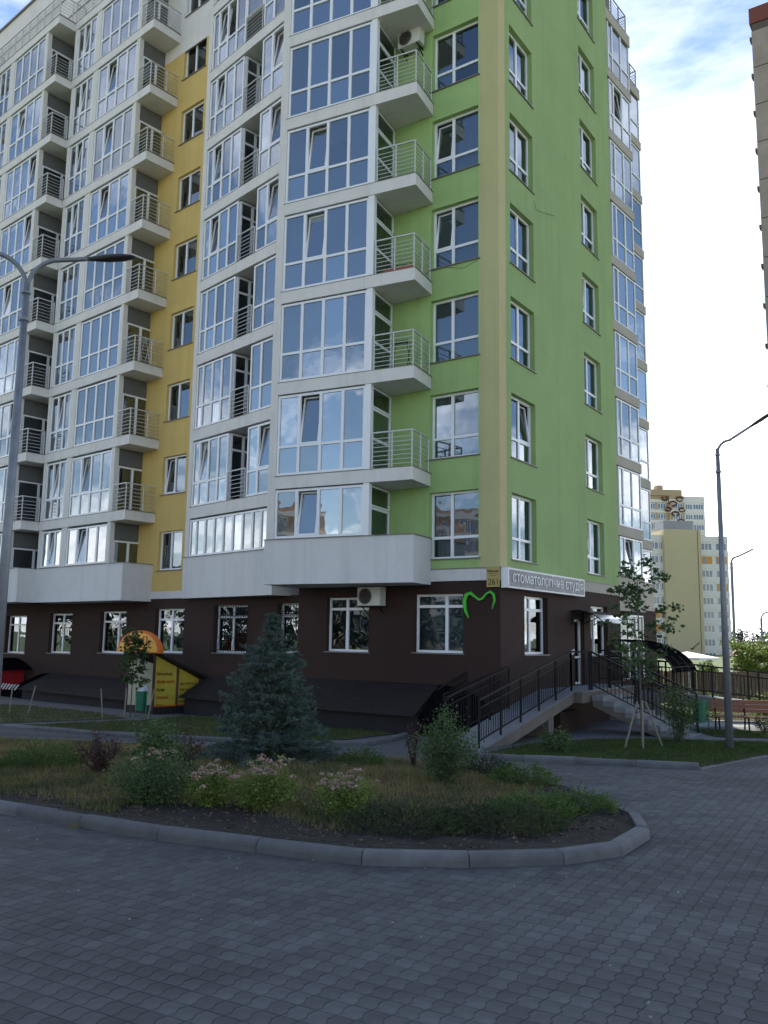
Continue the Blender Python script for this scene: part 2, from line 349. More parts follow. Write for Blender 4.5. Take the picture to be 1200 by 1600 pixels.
def window(fr, s0, s1, z0, z1, out, cols, transom=None, tilt=(), opened=(), cur=None, split=True, sill=None, glass=None, fw_=.07, name='window', back=True, skipc=(), curcol=None, tbar=None, parent=None, room=.9):
    """pvc window: frame object with panes, sashes, curtain as its children. cols = fractions of the width where mullions stand"""
    glass = glass or GLASS; parent = parent or B; cl = FB if fr is None else fr
    loc = fr.P((s0+s1)/2, out, z0)
    mb = MB(); e = fw_; o0, o1 = out-.035, out+.035
    fbox(mb, fr, s0, s1, o0, o1, z0, z0+e); fbox(mb, fr, s0, s1, o0, o1, z1-e, z1)
    fbox(mb, fr, s0, s0+e, o0, o1, z0+e, z1-e); fbox(mb, fr, s1-e, s1, o0, o1, z0+e, z1-e)
    w = s1-s0; xs = [s0+e]+[s0+w*c for c in cols]+[s1-e]
    for c in xs[1:-1]: fbox(mb, fr, c-.048, c+.048, o0, o1+.002, z0+e, z1-e)
    cells = []; tb = tbar if tbar is not None else range(len(xs)-1)
    for i in range(len(xs)-1):
        a = xs[i]+(.048 if i else 0); b = xs[i+1]-(.048 if i < len(xs)-2 else 0)
        if transom and i in tb:
            fbox(mb, fr, a, b, o0, o1, transom-.04, transom+.04)
            cells.append((a, b, z0+e, transom-.04, 'lo', i)); cells.append((a, b, transom+.04, z1-e, 'hi', i))
        else: cells.append((a, b, z0+e, z1-e, 'hi', i))
    if sill: # metal drip sill below
        fbox(mb, fr, s0-.06, s1+.06, out, sill, z0-.035, z0-.004, 1)
    wn = mb.build(name, [PVC, SILLM], parent, loc)
    pm = MB(); split = split or len(cells)-sum(1 for c_ in cells if c_[4] == 'hi' and (c_[5] in tilt or c_[5] in opened)) <= 2
    for a, b, c, d, kind, i in cells:
        if i in skipc: continue
        if kind == 'hi' and i in tilt:
            th = R(7.5); sb = MB(); t = .05
            def q(s, z, o): zz = (z-c)*math.cos(th); oo = -(z-c)*math.sin(th); return fr.P(s, out+.01+oo+o, c+zz)
            def sbox(x0, x1, y0, y1, g, mi=0):
                g.hexa([q(x0, y0, -.03), q(x1, y0, -.03), q(x1, y0, .03), q(x0, y0, .03), q(x0, y1, -.03), q(x1, y1, -.03), q(x1, y1, .03), q(x0, y1, .03)])
            sbox(a, b, c, c+t, sb); sbox(a, b, d-t, d, sb); sbox(a, a+t, c+t, d-t, sb); sbox(b-t, b, c+t, d-t, sb)
            sb.build('open_sash', PVC, wn, loc)
            g = MB(); g.quad(q(a+t, c+t, 0), q(b-t, c+t, 0), q(b-t, d-t, 0), q(a+t, d-t, 0)); g.build('pane', glass, wn, loc, recalc=False); continue
        if kind == 'hi' and i in opened: # swung inwards
            sb = MB(); th = R(70); t = .05; ww = b-a
            q0 = fr.xy(b, out-.03); dv = -math.cos(th)*fr.d-math.sin(th)*fr.n
            def q(x, z, o): p = q0+dv*x; return (p[0], p[1], z)
            for x0, x1, y0, y1 in ((0, ww, c, c+t), (0, ww, d-t, d), (0, t, c, d), (ww-t, ww, c, d)):
                p = [q(x0, y0, 0), q(x1, y0, 0), q(x1, y1, 0), q(x0, y1, 0)]
                off = fr.d*.04
                sb.hexa([p[0], p[1], (p[1][0]+off[0], p[1][1]+off[1], y0), (p[0][0]+off[0], p[0][1]+off[1], y0), p[3], p[2], (p[2][0]+off[0], p[2][1]+off[1], y1), (p[3][0]+off[0], p[3][1]+off[1], y1)])
            sb.build('open_sash', PVC, wn, loc)
            g = MB(); g.quad(q(t, c+t, 0), q(ww-t, c+t, 0), q(ww-t, d-t, 0), q(t, d-t, 0)); g.build('pane', glass, wn, loc, recalc=False); continue
        g = MB() if split else pm
        g.quad(fr.P(a, out, c), fr.P(b, out, c), fr.P(b, out, d), fr.P(a, out, d))
        if split: g.build('pane', glass, wn, loc, recalc=False)
    if not split and pm.f: pm.build('glazing', glass, wn, loc, recalc=False)
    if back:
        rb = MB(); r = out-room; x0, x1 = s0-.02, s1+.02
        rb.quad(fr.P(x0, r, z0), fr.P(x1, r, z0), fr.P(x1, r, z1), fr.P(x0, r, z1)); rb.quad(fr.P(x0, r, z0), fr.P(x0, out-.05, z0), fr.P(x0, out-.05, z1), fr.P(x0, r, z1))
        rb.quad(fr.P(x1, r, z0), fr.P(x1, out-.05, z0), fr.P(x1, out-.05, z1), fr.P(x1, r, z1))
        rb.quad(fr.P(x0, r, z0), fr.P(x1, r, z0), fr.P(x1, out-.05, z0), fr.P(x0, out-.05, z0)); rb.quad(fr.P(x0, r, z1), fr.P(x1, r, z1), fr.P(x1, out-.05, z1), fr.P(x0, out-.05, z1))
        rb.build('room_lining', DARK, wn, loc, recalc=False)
    if cur:
        for (f0, f1, m, ztop) in cur:
            a = s0+w*f0+.03; b = s0+w*f1-.03; cm = MB(); n = max(6, int((b-a)/.035)); fold = .02 if m is not BLIND else 0; zt = z0+(z1-z0)*ztop
            if fold == 0: n = 1
            ps = [(a+(b-a)*k/n, out-.16+fold*math.sin(k*1.9+a*7)+fold*.5*math.sin(k*.73)) for k in range(n+1)]
            for k in range(n): cm.quad(fr.P(*ps[k], zt if m is BLIND else z0+.03), fr.P(*ps[k+1], zt if m is BLIND else z0+.03), fr.P(*ps[k+1], z1-.02), fr.P(*ps[k], z1-.02))
            cm.build('curtain' if m is not BLIND else 'roller_blind', m, wn, loc, recalc=False)
    return wn

def railing(fr, pts, z0, h=1.05, n=7, posts=None, m=None, parent=None, name='railing', pw=.04, loc=None):
    """pts: list of (s,o) corners; horizontal bars between posts"""
    mb = MB(); m = m or RAILW
    for i in range(len(pts)-1):
        a, b = pts[i], pts[i+1]; ln = math.hypot(b[0]-a[0], b[1]-a[1]); k = max(1, round(ln/.75))
        for j in range(k+1):
            if i and j == 0: continue
            t = j/k; s, o = a[0]+(b[0]-a[0])*t, a[1]+(b[1]-a[1])*t
            mb.bar(fr.P(s, o, z0), fr.P(s, o, z0+h), pw)
        mb.bar(fr.P(*a, z0+h), fr.P(*b, z0+h), pw)
        for r in range(n-1): z = z0+.11+r*(h-.16)/(n-1); mb.bar(fr.P(*a, z), fr.P(*b, z), .018)
    return mb.build(name, m, parent or B, loc)
def slab(name, pts, z0, z1, m, parent=None):
    mb = MB(); mb.prism(pts, z0, z1-.02); cxx = sum(p[0] for p in pts)/len(pts); cyy = sum(p[1] for p in pts)/len(pts)
    big = [(p[0]+(p[0]-cxx)*.012, p[1]+(p[1]-cyy)*.012) for p in pts]; mb.prism(big, z1-.02, z1, 1)
    return mb.build(name, [m, SILLM], parent or B, (pts[0][0], pts[0][1], z0))
rr = random.Random(3)
def curt(prob=.6, n=2):
    c = rr.random()
    if c > prob: return None
    if c < prob*.35: return [(0, 1, CURT, 0)]
    if c < prob*.6: return [(0, rr.choice([.35, .5]), CURT, 0)]
    if c < prob*.85: return [(0, 1, BLIND, rr.choice([.0, .3, .55]))]
    return [(rr.choice([.5, .6]), 1, CURTD, 0)]

# --- front green wall (F)
ops = []
for k in range(NK): ops.append((-2.34, -.68, 4.52+3*k, 6.50+3*k))
zT = ROOF
opF = [(-6.13, -4.48, 1.76, 3.44), (-2.84, -1.18, 1.8, 3.5)]
wallgrid('green_wall', FF, -7.3, -.66, 4.2, zT, [(a, b-.02+.02 if b < -.66 else b, c, d) for a, b, c, d in ops], GREEN)
wallgrid('pale_yellow_corner', FF, -.66, 0, 4.2, zT, [], COLA)
wallgrid('shaded_yellow_corner', FR, 0, .45, 4.2, zT, [], COLB)
wallgrid('brown_wall', FF, -7.3, 0, -.8, 3.86, opF, BROWN)
tilts = {0: (), 1: (), 2: (), 3: (0,), 4: (0,), 5: (), 6: ()}
curs = {0: [(0, .35, CURTD, 0)], 1: [(0, 1, CURT, 0)], 2: [(0, 1, BLIND, 0)], 3: [(0, 1, BLIND, .1)], 4: [(.38, 1, CURT, 0)], 5: [(0, .3, CURTD, 0)]}
for k in range(NK-1):
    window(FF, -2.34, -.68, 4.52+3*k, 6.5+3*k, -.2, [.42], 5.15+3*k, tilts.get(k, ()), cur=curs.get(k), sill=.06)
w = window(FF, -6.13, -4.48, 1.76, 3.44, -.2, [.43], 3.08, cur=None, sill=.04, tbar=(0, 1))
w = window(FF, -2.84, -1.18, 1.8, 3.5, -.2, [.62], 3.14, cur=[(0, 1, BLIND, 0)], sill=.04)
# --- right wall (R)
opR = [(.77, 2.45, 4.5+3*k, 6.45+3*k) for k in range(NK)]+[(6.62, 8.24, 4.5+3*k, 6.4+3*k) for k in range(NK)]
wallgrid('shaded_green_wall', FR, .45, 9.75, 4.2, zT, opR, GREENR)
opG = [(1.55, 3.2, 1.78, 3.5), (5.33, 6.18, .76, 2.9), (6.8, 8.42, 1.7, 3.4)]
wallgrid('brown_wall', FR, 0, 9.75, -.8, 3.86, opG, BROWN)
rc = {0: [(.0, .5, CURTD, 0)], 2: [(.5, 1, CURT, 0)], 4: [(0, 1, CURT, 0)]}
for k in range(NK-1):
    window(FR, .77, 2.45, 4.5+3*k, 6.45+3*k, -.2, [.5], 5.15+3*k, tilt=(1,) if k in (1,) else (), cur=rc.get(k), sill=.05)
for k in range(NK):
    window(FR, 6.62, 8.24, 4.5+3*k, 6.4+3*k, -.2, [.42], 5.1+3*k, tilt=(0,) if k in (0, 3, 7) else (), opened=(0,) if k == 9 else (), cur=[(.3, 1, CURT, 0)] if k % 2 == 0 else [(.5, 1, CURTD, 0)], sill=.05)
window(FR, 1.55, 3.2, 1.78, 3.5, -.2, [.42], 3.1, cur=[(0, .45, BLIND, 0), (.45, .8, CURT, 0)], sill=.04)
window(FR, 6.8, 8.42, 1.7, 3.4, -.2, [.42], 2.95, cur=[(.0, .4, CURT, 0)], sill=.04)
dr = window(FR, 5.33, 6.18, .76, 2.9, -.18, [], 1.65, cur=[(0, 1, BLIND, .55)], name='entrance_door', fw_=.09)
mb = MB(); mb.bar(FR.P(5.45, -.13, 1.75), FR.P(5.45, -.13, 2.05), .03); mb.build('door_handle', PVC, dr, FR.P(5.45, -.13, 1.75))
mb = MB(); fbox(mb, FR, 5.03, 5.11, 0, .03, 1.75, 1.9); fbox(mb, FR, 5.17, 5.23, 0, .03, 1.8, 1.93); mb.build('door_bell_plate', PVC, B, FR.P(5.1, 0, 1.8))
# band between ground floor and storeys
mb = MB(); fbox(mb, FF, -2.9, 0, -.05, .035, 3.86, 4.2); fbox(mb, FF, -2.9, .03, -.05, .06, 4.2, 4.225, 1)
mb.build('white_band', [WHITEB, SILLM], B)
mb = MB(); fbox(mb, FR, -.03, 9.78, -.05, .035, 3.86, 4.2); fbox(mb, FR, -.05, 9.8, -.05, .06, 4.2, 4.225, 1)
mb.build('beige_band', [BEIGE, SILLM], B)

# --- right bay (B): four pane loggia and balcony
dB0, _ = hit(FB, 3.2, FF); dB1, _ = hit(FB, 4.68, FF); dBl = 2.9
def bpoly(s0, s1, e=.04):
    d1, _ = hit(FB, s1, FF); d0, _ = hit(FB, s0, FF); return [FB.xy(s0, e), FB.xy(s1, e), FB.xy(s1, -d1+.01), FB.xy(s0, -min(d0, 2.9)+.01)]
mb = MB(); mb.prism(bpoly(-.34, 4.70, .02), 3.76, 5.12); mb.prism(bpoly(-.36, 4.74, .05), 5.12, 5.145, 1); mb.build('parapet', [WHITEB, SILLM], B, FB.P(0, 0, 3.76))
mb = MB(); fbox(mb, FB, -.3, -.02, -2.6, 0, 5.145, zT); mb.build('pillar', WHITE, B, FB.P(-.2, 0, 5.1))
mb = MB(); fbox(mb, FB, 3.05, 3.25, -.18, .0, 5.145, 28.); mb.build('corner_post', PVC, B, FB.P(3.1, 0, 5.1))
btilt = {0: (1,), 1: (1,), 2: (), 3: (1,), 4: (1,), 5: (), 6: (), 7: (0,), 8: ()}
bcur = {0: [(.5, 1, CURT, 0)], 1: [(.5, 1, CURT, 0)], 2: [(.72, 1, CURTD, 0), (0, .25, BLIND, .6)], 3: [(0, 1, BLIND, 0)], 4: [(.5, 1, BLIND, .7)], 5: [(0, .5, BLIND, .0)], 6: [(.25, .5, CURT, 0)]}
def side_door(fr, s, depth, zb, top, split=True):
    """glazed door with top light in the side wall of a bay; the wall runs back from (s,0)"""
    p = fr.xy(s, 0); f2 = Fr(p, math.atan2(-fr.n[1], -fr.n[0]))
    a = .14; b = depth-.04
    w = window(f2, a, b, zb+.06, top, -.05, [.5] if depth > 1.3 else [], None, split=split, back=True, room=.5, name='balcony_door', tbar=())
    return w, f2, a, b
for k in range(NK-1):
    zb = 4.1+3*k; f1 = zb+2.56
    if k:
        slab('floor_slab', bpoly(-.02, 4.66, .03), zb-.40, zb-.0, WHITE)
        window(FB, -.01, 3.06, zb+.02, f1, -.05, [.25, .5, .75], zb+.92, btilt.get(k, ()), cur=bcur.get(k), glass=GLASSB, back=False)
        railing(FB, [(3.32, -.03), (4.6, -.03), (4.6, -dB1+.03)], zb, 1.08, 8, loc=FB.P(4.6, 0, zb))
        zt = f1
    else:
        window(FB, -.01, 3.06, 5.16, f1, -.05, [.25, .5, .75], None, (1,), cur=bcur.get(0), glass=GLASSB, back=False); zb = 5.1; zt = f1
    # side with door and top light
    p = FB.xy(3.2, 0); f2 = Fr(p, math.atan2(-FB.n[1], -FB.n[0])); b = dB0-.02
    window(f2, .19, b, zt-.62, zt, -.02, [], None, back=False, name='top_light', fw_=.05)
    window(f2, .19, b, zb+.03, zt-.64, -.02, [], (zb+.98) if k else None, back=False, name='balcony_door', fw_=.07)
    mb = MB(); fbox(mb, FB, 0, 3.0, -1.25, -1.2, zb, zt); mb.build('loggia_wall', LOGG, B, FB.P(1, -1.2, zb))
# --- middle section (M)
def mpoly(s0, s1, e=.03): return [FM.xy(s0, e), FM.xy(s1, e), FM.xy(s1, -1.8), FM.xy(s0, -1.6)]
mb = MB(); mb.prism(mpoly(-.33, 5.35, .02), 3.54, 5.06); mb.prism(mpoly(-.35, 5.3, .05), 5.06, 5.085, 1); mb.build('parapet', [WHITEB, SILLM], B, FM.P(0, 0, 3.54))
mb = MB(); fbox(mb, FM, -.32, -.03, -.5, 0, 5.08, zT); mb.build('pillar', WHITE, B, FM.P(-.2, 0, 5.1))
for k in range(NK):
    zb = 3.97+3*k; f1 = zb+2.5
    if k: slab('floor_slab', mpoly(-.03, 5.2), zb-.44, zb, WHITE)
    mb = MB(); fbox(mb, FM, 0, 4.9, -1.3, -1.25, zb, f1); mb.build('loggia_wall', LOGG, B, FM.P(1, -1.25, zb))
    if k == 0:
        window(FM, 0, 5.0, 5.09, f1, -.05, [.09, .21, .33, .45, .57, .69, .81, .91], None, glass=GLASSB, back=False, cur=[(0, .7, BLIND, .0)]); continue
    window(FM, 0, 2.36, zb+.02, f1, -.05, [.18, .45, .72], zb+.9, tilt=(1,) if k in (1, 4, 5, 6, 7, 8) else (), opened=(2,) if k == 7 else (), glass=GLASSB, back=False, skipc=(), cur=curt(.45))
    window(FM, 3.58, 5.1, zb+.02, f1, -.05, [.42], zb+.9, tilt=(1,) if k in (1, 4, 5, 6) else (), opened=(1,) if k == 7 else (), glass=GLASSB, back=False)
    if k == 7: window(FM, 2.40, 3.54, zb+1.0, f1, -.05, [], None, glass=GLASSB, back=False)
    else:
        window(Fr(FM.xy(2.38, 0), math.atan2(-FM.n[1], -FM.n[0])), .1, 1.2, zb+.03, f1, 0, [.5], f1-.6, back=False, name='balcony_door', split=False)
        mb = MB(); fbox(mb, FM, 3.50, 3.57, -1.25, -.09, zb, f1); mb.build('side_wall', LOGG, B, FM.P(3.5, 0, zb))
    railing(FM, [(2.42, .0), (3.52, .0)], zb, 1.05, 7, loc=FM.P(3, 0, zb))
# --- yellow wall (Y) with the brown ground floor under it
opY = [(-.02, 1.5, 4.67+3*k, 6.2+3*k) for k in range(NK)]
wallgrid('yellow_wall', FY, -2.2, 2.2, 3.84, 27.0, opY[:8], YELLOW, .18)
wallgrid('white_upper_wall', FY, -2.2, 2.2, 27.0, zT, opY[8:], WHITE, .18)
ygr = [(-12.05, -10.13, 1.2, 2.95), (-8.0, -6.1, 1.3, 3.03), (-3.86, -1.97, 1.4, 3.1), (.03, 1.85, 1.5, 3.18), (3.65, 5.45, 1.58, 3.27), (7.02, 8.8, 1.66, 3.3)]
ygr = [(-20.2, -18.3, 1.1, 2.9), (-16.2, -14.3, 1.15, 2.92)]+ygr
sEnd = FY.so(FF.xy(-7.3, 0))[0]
wallgrid('brown_wall', FY, -26, 9.3, -1.0, 3.56, ygr, BROWN)
mb = MB(); q1 = FF.xy(-7.3, 0); q0 = FF.xy(-7.3, -1.2); mb.quad((q0[0], q0[1], -.8), (q1[0], q1[1], -.8), (q1[0], q1[1], 3.86), (q0[0], q0[1], 3.86)); mb.build('brown_wall', BROWN, B)
mb = MB(); fbox(mb, FY, -.6, 2.0, -.05, .03, 3.56, 3.84); mb.build('white_band', WHITEB, B)
for k in range(NK):
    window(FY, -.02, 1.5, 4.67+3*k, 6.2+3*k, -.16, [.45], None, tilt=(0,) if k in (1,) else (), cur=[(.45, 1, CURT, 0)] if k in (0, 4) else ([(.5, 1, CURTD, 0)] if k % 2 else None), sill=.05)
def grille(fr, s0, s1, z0, z1, parent):
    mb = MB(); n = int((s1-s0)/.13)
    for i in range(n+1):
        s = s0+(s1-s0)*i/n
        pts = [(s, .06, z1), (s, .06, z0+.5), (s, .12, z0+.28), (s, .15, z0+.1), (s, .05, z0+.02)]
        for a, b in zip(pts, pts[1:]): mb.bar(fr.P(*a), fr.P(*b), .016)
    for z, o in ((z1-.05, .06), (z1-.42, .06), (z0+.55, .06), (z0+.1, .15)): mb.bar(fr.P(s0, o, z), fr.P(s1, o, z), .016)
    for i in range(n):
        s = s0+(s1-s0)*(i+.5)/n; r = (s1-s0)/n/2
        for z in (z1-.32,):
            pts = [fr.P(s+r*math.cos(t*.785), .06, z+r*math.sin(t*.785)) for t in range(9)]
            for a, b in zip(pts, pts[1:]): mb.bar(a, b, .011)
    return mb.build('window_grille', BLACK, parent, fr.P(s0, 0, z0))
for i, (a, b, c, d) in enumerate(ygr):
    w = window(FY, a, b, c, d, -.2, [.48 if i != 4 else .6], d-.42, cur=[(0, 1, CURTD, 0)] if i % 2 else [(.5, 1, CURTD, 0)], sill=.03)
    if i in (6, 7): grille(FY, a, b, c, d, w)

# --- left block: three repeats of unit, pillar, bay and balcony
for g, fl in enumerate(LG):
    dep = 1.6+.8*g; sp = g < 1
    def lpoly(s0, s1, e=.03, dd=dep): return [fl.xy(s0, e), fl.xy(s1, e), fl.xy(s1, -dd), fl.xy(s0, -dd)]
    mb = MB(); mb.prism(lpoly(-2.42, 4.30, .02, 1.55 if g == 0 else 1.0), 3.46+.0*g, 4.90); mb.prism(lpoly(-2.42, 4.32, .05, 1.55 if g == 0 else 1.0), 4.90, 4.925, 1)
    mb.build('parapet', [WHITEB, SILLM], B, fl.P(0, 0, 3.5))
    mb = MB(); fbox(mb, fl, -.45, -.03, -.5, 0, 4.93, 31.2); mb.build('pillar', WHITE, B, fl.P(-.2, 0, 5))
    mb = MB(); fbox(mb, fl, 3.02, 3.24, -.2, 0, 4.93, 31.2); mb.build('corner_post', WHITE, B, fl.P(3.1, 0, 5))
    mb = MB(); fbox(mb, fl, -2.36, -2.1, -1.2, 0, 4.93, 31.2); mb.build('pillar', WHITE, B, fl.P(-2.3, 0, 5))
    for k in range(NK):
        zb = 3.98+3*k; f1 = zb+2.52
        if k:
            sl_ = slab('floor_slab', lpoly(-2.38, 4.26, .03), zb-.40, zb, WHITE)
        if k == 9:
            railing(fl, [(-2.38, 0), (4.2, 0), (4.2, -1.3)], zb, 1.1, 7, loc=fl.P(0, 0, zb)); continue
        tt = rr.choice([(), (1,), (), (1,), (3,)]) if not (g == 0) else {8: (), 7: (1,), 6: (1,), 5: (1,), 4: (), 3: (), 2: (), 1: (1,), 0: (1,)}[k]
        z0w = zb+.02 if k else 4.95
        window(fl, 0, 3.02, z0w, f1, -.05, [.25, .5, .75], zb+.92 if k else None, tt, glass=GLASSB, back=False, split=False, cur=curt(.6))
        window(fl, -2.08, -.47, z0w, f1, -.05, [.34, .67], zb+.92 if k else None, rr.choice([(), (1,), (1,)]), glass=GLASSB, back=False, split=False, cur=curt(.6))
        f2 = Fr(fl.xy(3.2, 0), math.atan2(-fl.n[1], -fl.n[0])); dd = dep-.05 if g == 0 else 2.2
        mb = MB(); fbox(mb, f2, .2, dd, -.06, -.01, f1-.62, f1+.06); mb.build('infill_panel', GREYW, B, f2.P(.5, 0, zb))
        window(f2, .2, dd, (zb+.03) if k else 4.93, f1-.64, -.02, [.5], None, back=True, room=.4, name='balcony_door', split=False, fw_=.07)
        mb = MB(); fbox(mb, fl, 0, 3.0, -1.45, -1.4, zb, f1); fbox(mb, fl, -2.1, 0, -1.05, -1.0, zb, f1); mb.build('loggia_wall', LOGG, B, fl.P(1, -1.4, zb))
        if k: railing(fl, [(3.3, -.0), (4.2, -.0), (4.2, -dep+.03 if g == 0 else -.78)], zb, 1.05, 7, loc=fl.P(4.2, 0, zb))
    # wall behind the balcony
    if g:
        mb = MB(); fbox(mb, fl, 3.2, 4.6, -2.25, -2.2, 4.9, 31); mb.build('loggia_wall', LOGG, B, fl.P(4, -2.2, 5))
# roof storey set back above the left block
mb = MB()
fbox(mb, FL0, -24, 2.6, -4.0, -1.0, 31.0, 36.2); fbox(mb, FL0, -24, 2.6, -1.0, -.97, 33.2, 33.26, 1); fbox(mb, FL0, -24, 2.6, -1.0, -.97, 34.5, 34.56, 1); fbox(mb, FL0, -24, 2.65, -4.0, -.9, 36.2, 36.3, 1)
mb.build('setback_storey', [WHITE, SILLM], B, FY.P(0, -1, 31))
# mass of the building behind, so that it casts its whole shadow
pR = FR.xy(9.75, 0); pR2 = FR.xy(9.75, -1.1)
core = [FF.xy(-7.3, -.35), FF.xy(-.3, -.35), FR.xy(.3, -1.4), FR.xy(9.7, -1.4), FRB.xy(-.4, -1.6), FRC.xy(2.2, -1.6), FRC.xy(2.2, -11), FY.xy(-24, -12), FY.xy(-24, -2.6), FY.xy(9.2, -2.6)]
mb = MB(); mb.quad(*[(p[0], p[1], z) for p, z in ((pR, -.8), (pR2, -.8), (pR2, zT), (pR, zT))]); mb.build('shaded_green_wall', GREENR, B)
mb = MB(); mb.prism([FR.xy(9.75, -.9), FRB.xy(0, -.9), FRB.xy(2.3, -.9), FRC.xy(0, -.9), FRC.xy(2.9, -.9), FRC.xy(2.9, -11), FY.xy(-25.5, -12), FY.xy(-25.5, -3), FY.xy(2, -3.), FF.xy(-7.2, -3.4), FF.xy(-3, -3)], -.9, 34.0)
mb.build('rear_wall', LOGG, B, (5, 45, 0))
mb = MB(); mb.prism([FF.xy(-7.3, .0), FF.xy(0, .0), FR.xy(9.75, 0), FR.xy(9.75, -5), FF.xy(-7.3, -5)], zT-.02, zT+.35); mb.build('roof_parapet', WHITE, B, (K[0], K[1], zT))
# --- bays beyond the green right wall
for fi, (fr, wdt, nk) in enumerate(((FRB, 2.35, 9), (FRC, 2.95, 9))):
    def rp(e=.03): return [fr.xy(-.3, e), fr.xy(wdt+.05, e), fr.xy(wdt+.05, -1.0), fr.xy(-.3, -1.0)]
    mb = MB(); mb.prism(rp(.02), 3.45, 4.9); mb.prism(rp(.05), 4.9, 4.93, 1); mb.build('parapet', [BEIGE, SILLM], B, fr.P(0, 0, 3.5))
    for k in range(nk+1):
        zb = 4.02+3*k
        if k: slab('floor_slab', rp(), zb-.42 if k < nk else zb-.55, zb, BEIGE)
        if k == nk: railing(fr, [(-.2, -.1), (wdt-.1, -.1), (wdt-.1, -.9)], zb, 1.1, 7, m=SILLM, loc=fr.P(0, 0, zb)); continue
        window(fr, 0, wdt, zb+.02 if k else 4.95, zb+2.55, -.05, [.2, .6] if fi == 0 else [.3], zb+.9 if k else None, tilt=(1,) if (fi == 0 and k in (0, 7)) else (), glass=GLASSB, back=False, split=(fi == 0))
        mb = MB(); fbox(mb, fr, 0, wdt, -.85, -.8, zb, zb+2.5); mb.build('loggia_wall', LOGG, B, fr.P(1, -.8, zb))
        f2 = Fr(fr.xy(wdt, 0), math.atan2(-fr.n[1], -fr.n[0])); window(f2, .02, .88, zb+.02, zb+2.55, -.03, [], zb+.9, glass=GLASSB, back=False, split=False)
    window(fr, 0, wdt, .6, 3.3, -.1, [.33, .66], None, back=True, split=False, cur=None, name='shop_window')
mb = MB(); fbox(mb, FRB, -2.5, 5.5, -1.2, -.75, -.8, 3.6); mb.build('brown_wall', BROWN, B)
mb = MB(); fbox(mb, FRC, 1.2, 3.4, -2.6, -1.4, 28.5, 31.8); mb.build('stair_head', BEIGE, B, FRC.P(2, -2, 28))

# ------------------------------------------------------------------ things on the facade
def ac_unit(fr, s, o, z, label, w=.84, h=.56, d=.3):
    e = empty('air_conditioner', fr.P(s, o, z), label, 'air conditioner')
    mb = MB(); fbox(mb, fr, s, s+w, o, o+d, z, z+h); fbox(mb, fr, s+.02, s+w-.02, o+d, o+d+.012, z+.02, z+h-.02); mb.build('casing', ACM, e, fr.P(s, o, z))
    mb = MB(); cx_, cz_, r = s+w*.36, z+h*.5, h*.42
    for ring in range(6):
        rad = r*(ring+1)/6; pts = [fr.P(cx_+rad*math.cos(t*math.pi/12), o+d+.03, cz_+rad*math.sin(t*math.pi/12)) for t in range(25)]
        for a, b in zip(pts, pts[1:]): mb.bar(a, b, .008 if ring < 5 else .02)
    mb.build('fan_grille', SILLM, e, fr.P(s, o, z))
    mb = MB(); vs = [fr.P(cx_+r*.95*math.cos(t*math.pi/12), o+d+.015, cz_+r*.95*math.sin(t*math.pi/12)) for t in range(24)]; mb.add(vs, [tuple(range(24))]); mb.build('fan_opening', BLACK, e, fr.P(s, o, z), recalc=False)
    mb = MB()
    for x in (s+.12, s+w-.12): mb.bar(fr.P(x, 0, z-.03), fr.P(x, o+d, z-.03), .03); mb.bar(fr.P(x, 0, z-.25), fr.P(x, o+d*.7, z-.03), .025)
    mb.build('bracket', BLACK, e, fr.P(s, o, z)); return e
ac_unit(FF, -4.62, .12, 3.16, 'white air conditioner under the white parapet, above the brown ground floor wall')
ac_unit(FF, -3.42, .12, 21.2, 'weathered air conditioner high on the green wall above a balcony')
# clinic sign
sg = empty('clinic_sign', FR.P(.15, 0, 3.66), 'long grey sign with white lettering over the clinic window on the corner', 'sign')
mb = MB(); fbox(mb, FR, -.02, 5.62, .04, .26, 3.64, 4.2); mb.build('sign_box', LETW, sg, FR.P(0, 0, 3.64))
mb = MB(); fbox(mb, FR, .05, 5.55, .261, .268, 3.69, 4.15); mb.build('sign_face', SIGNF, sg, FR.P(0, 0, 3.7))
place_text('lettering', 'стоматологічна', FR, .22, 3.78, .28, 3.81, .44, LETW, sg, .012, True)
place_text('lettering', 'студія', FR, 3.98, 5.42, .28, 3.81, .44, LETW, sg, .012, True)
pl = empty('house_number_plate', FF.P(-.37, .07, 3.7), 'yellow house number plate on the corner beside the grey sign', 'sign')
mb = MB(); fbox(mb, FF, -.38, .02, .065, .085, 3.66, 4.22); mb.build('plate', PLATE, pl, FF.P(-.37, .07, 3.66))
place_text('street_name', 'Київська', FF, -.35, -.01, .09, 4.07, .1, LETD, pl, .006, True)
mb = MB(); fbox(mb, FF, -.34, -.02, .0855, .089, 4.02, 4.03); fbox(mb, FF, -.28, -.08, .0855, .089, 3.975, 3.985); mb.build('rule_line', LETD, pl, FF.P(-.3, .08, 4))
place_text('number', '261', FF, -.33, -.03, .09, 3.72, .25, LETD, pl, .006, True)
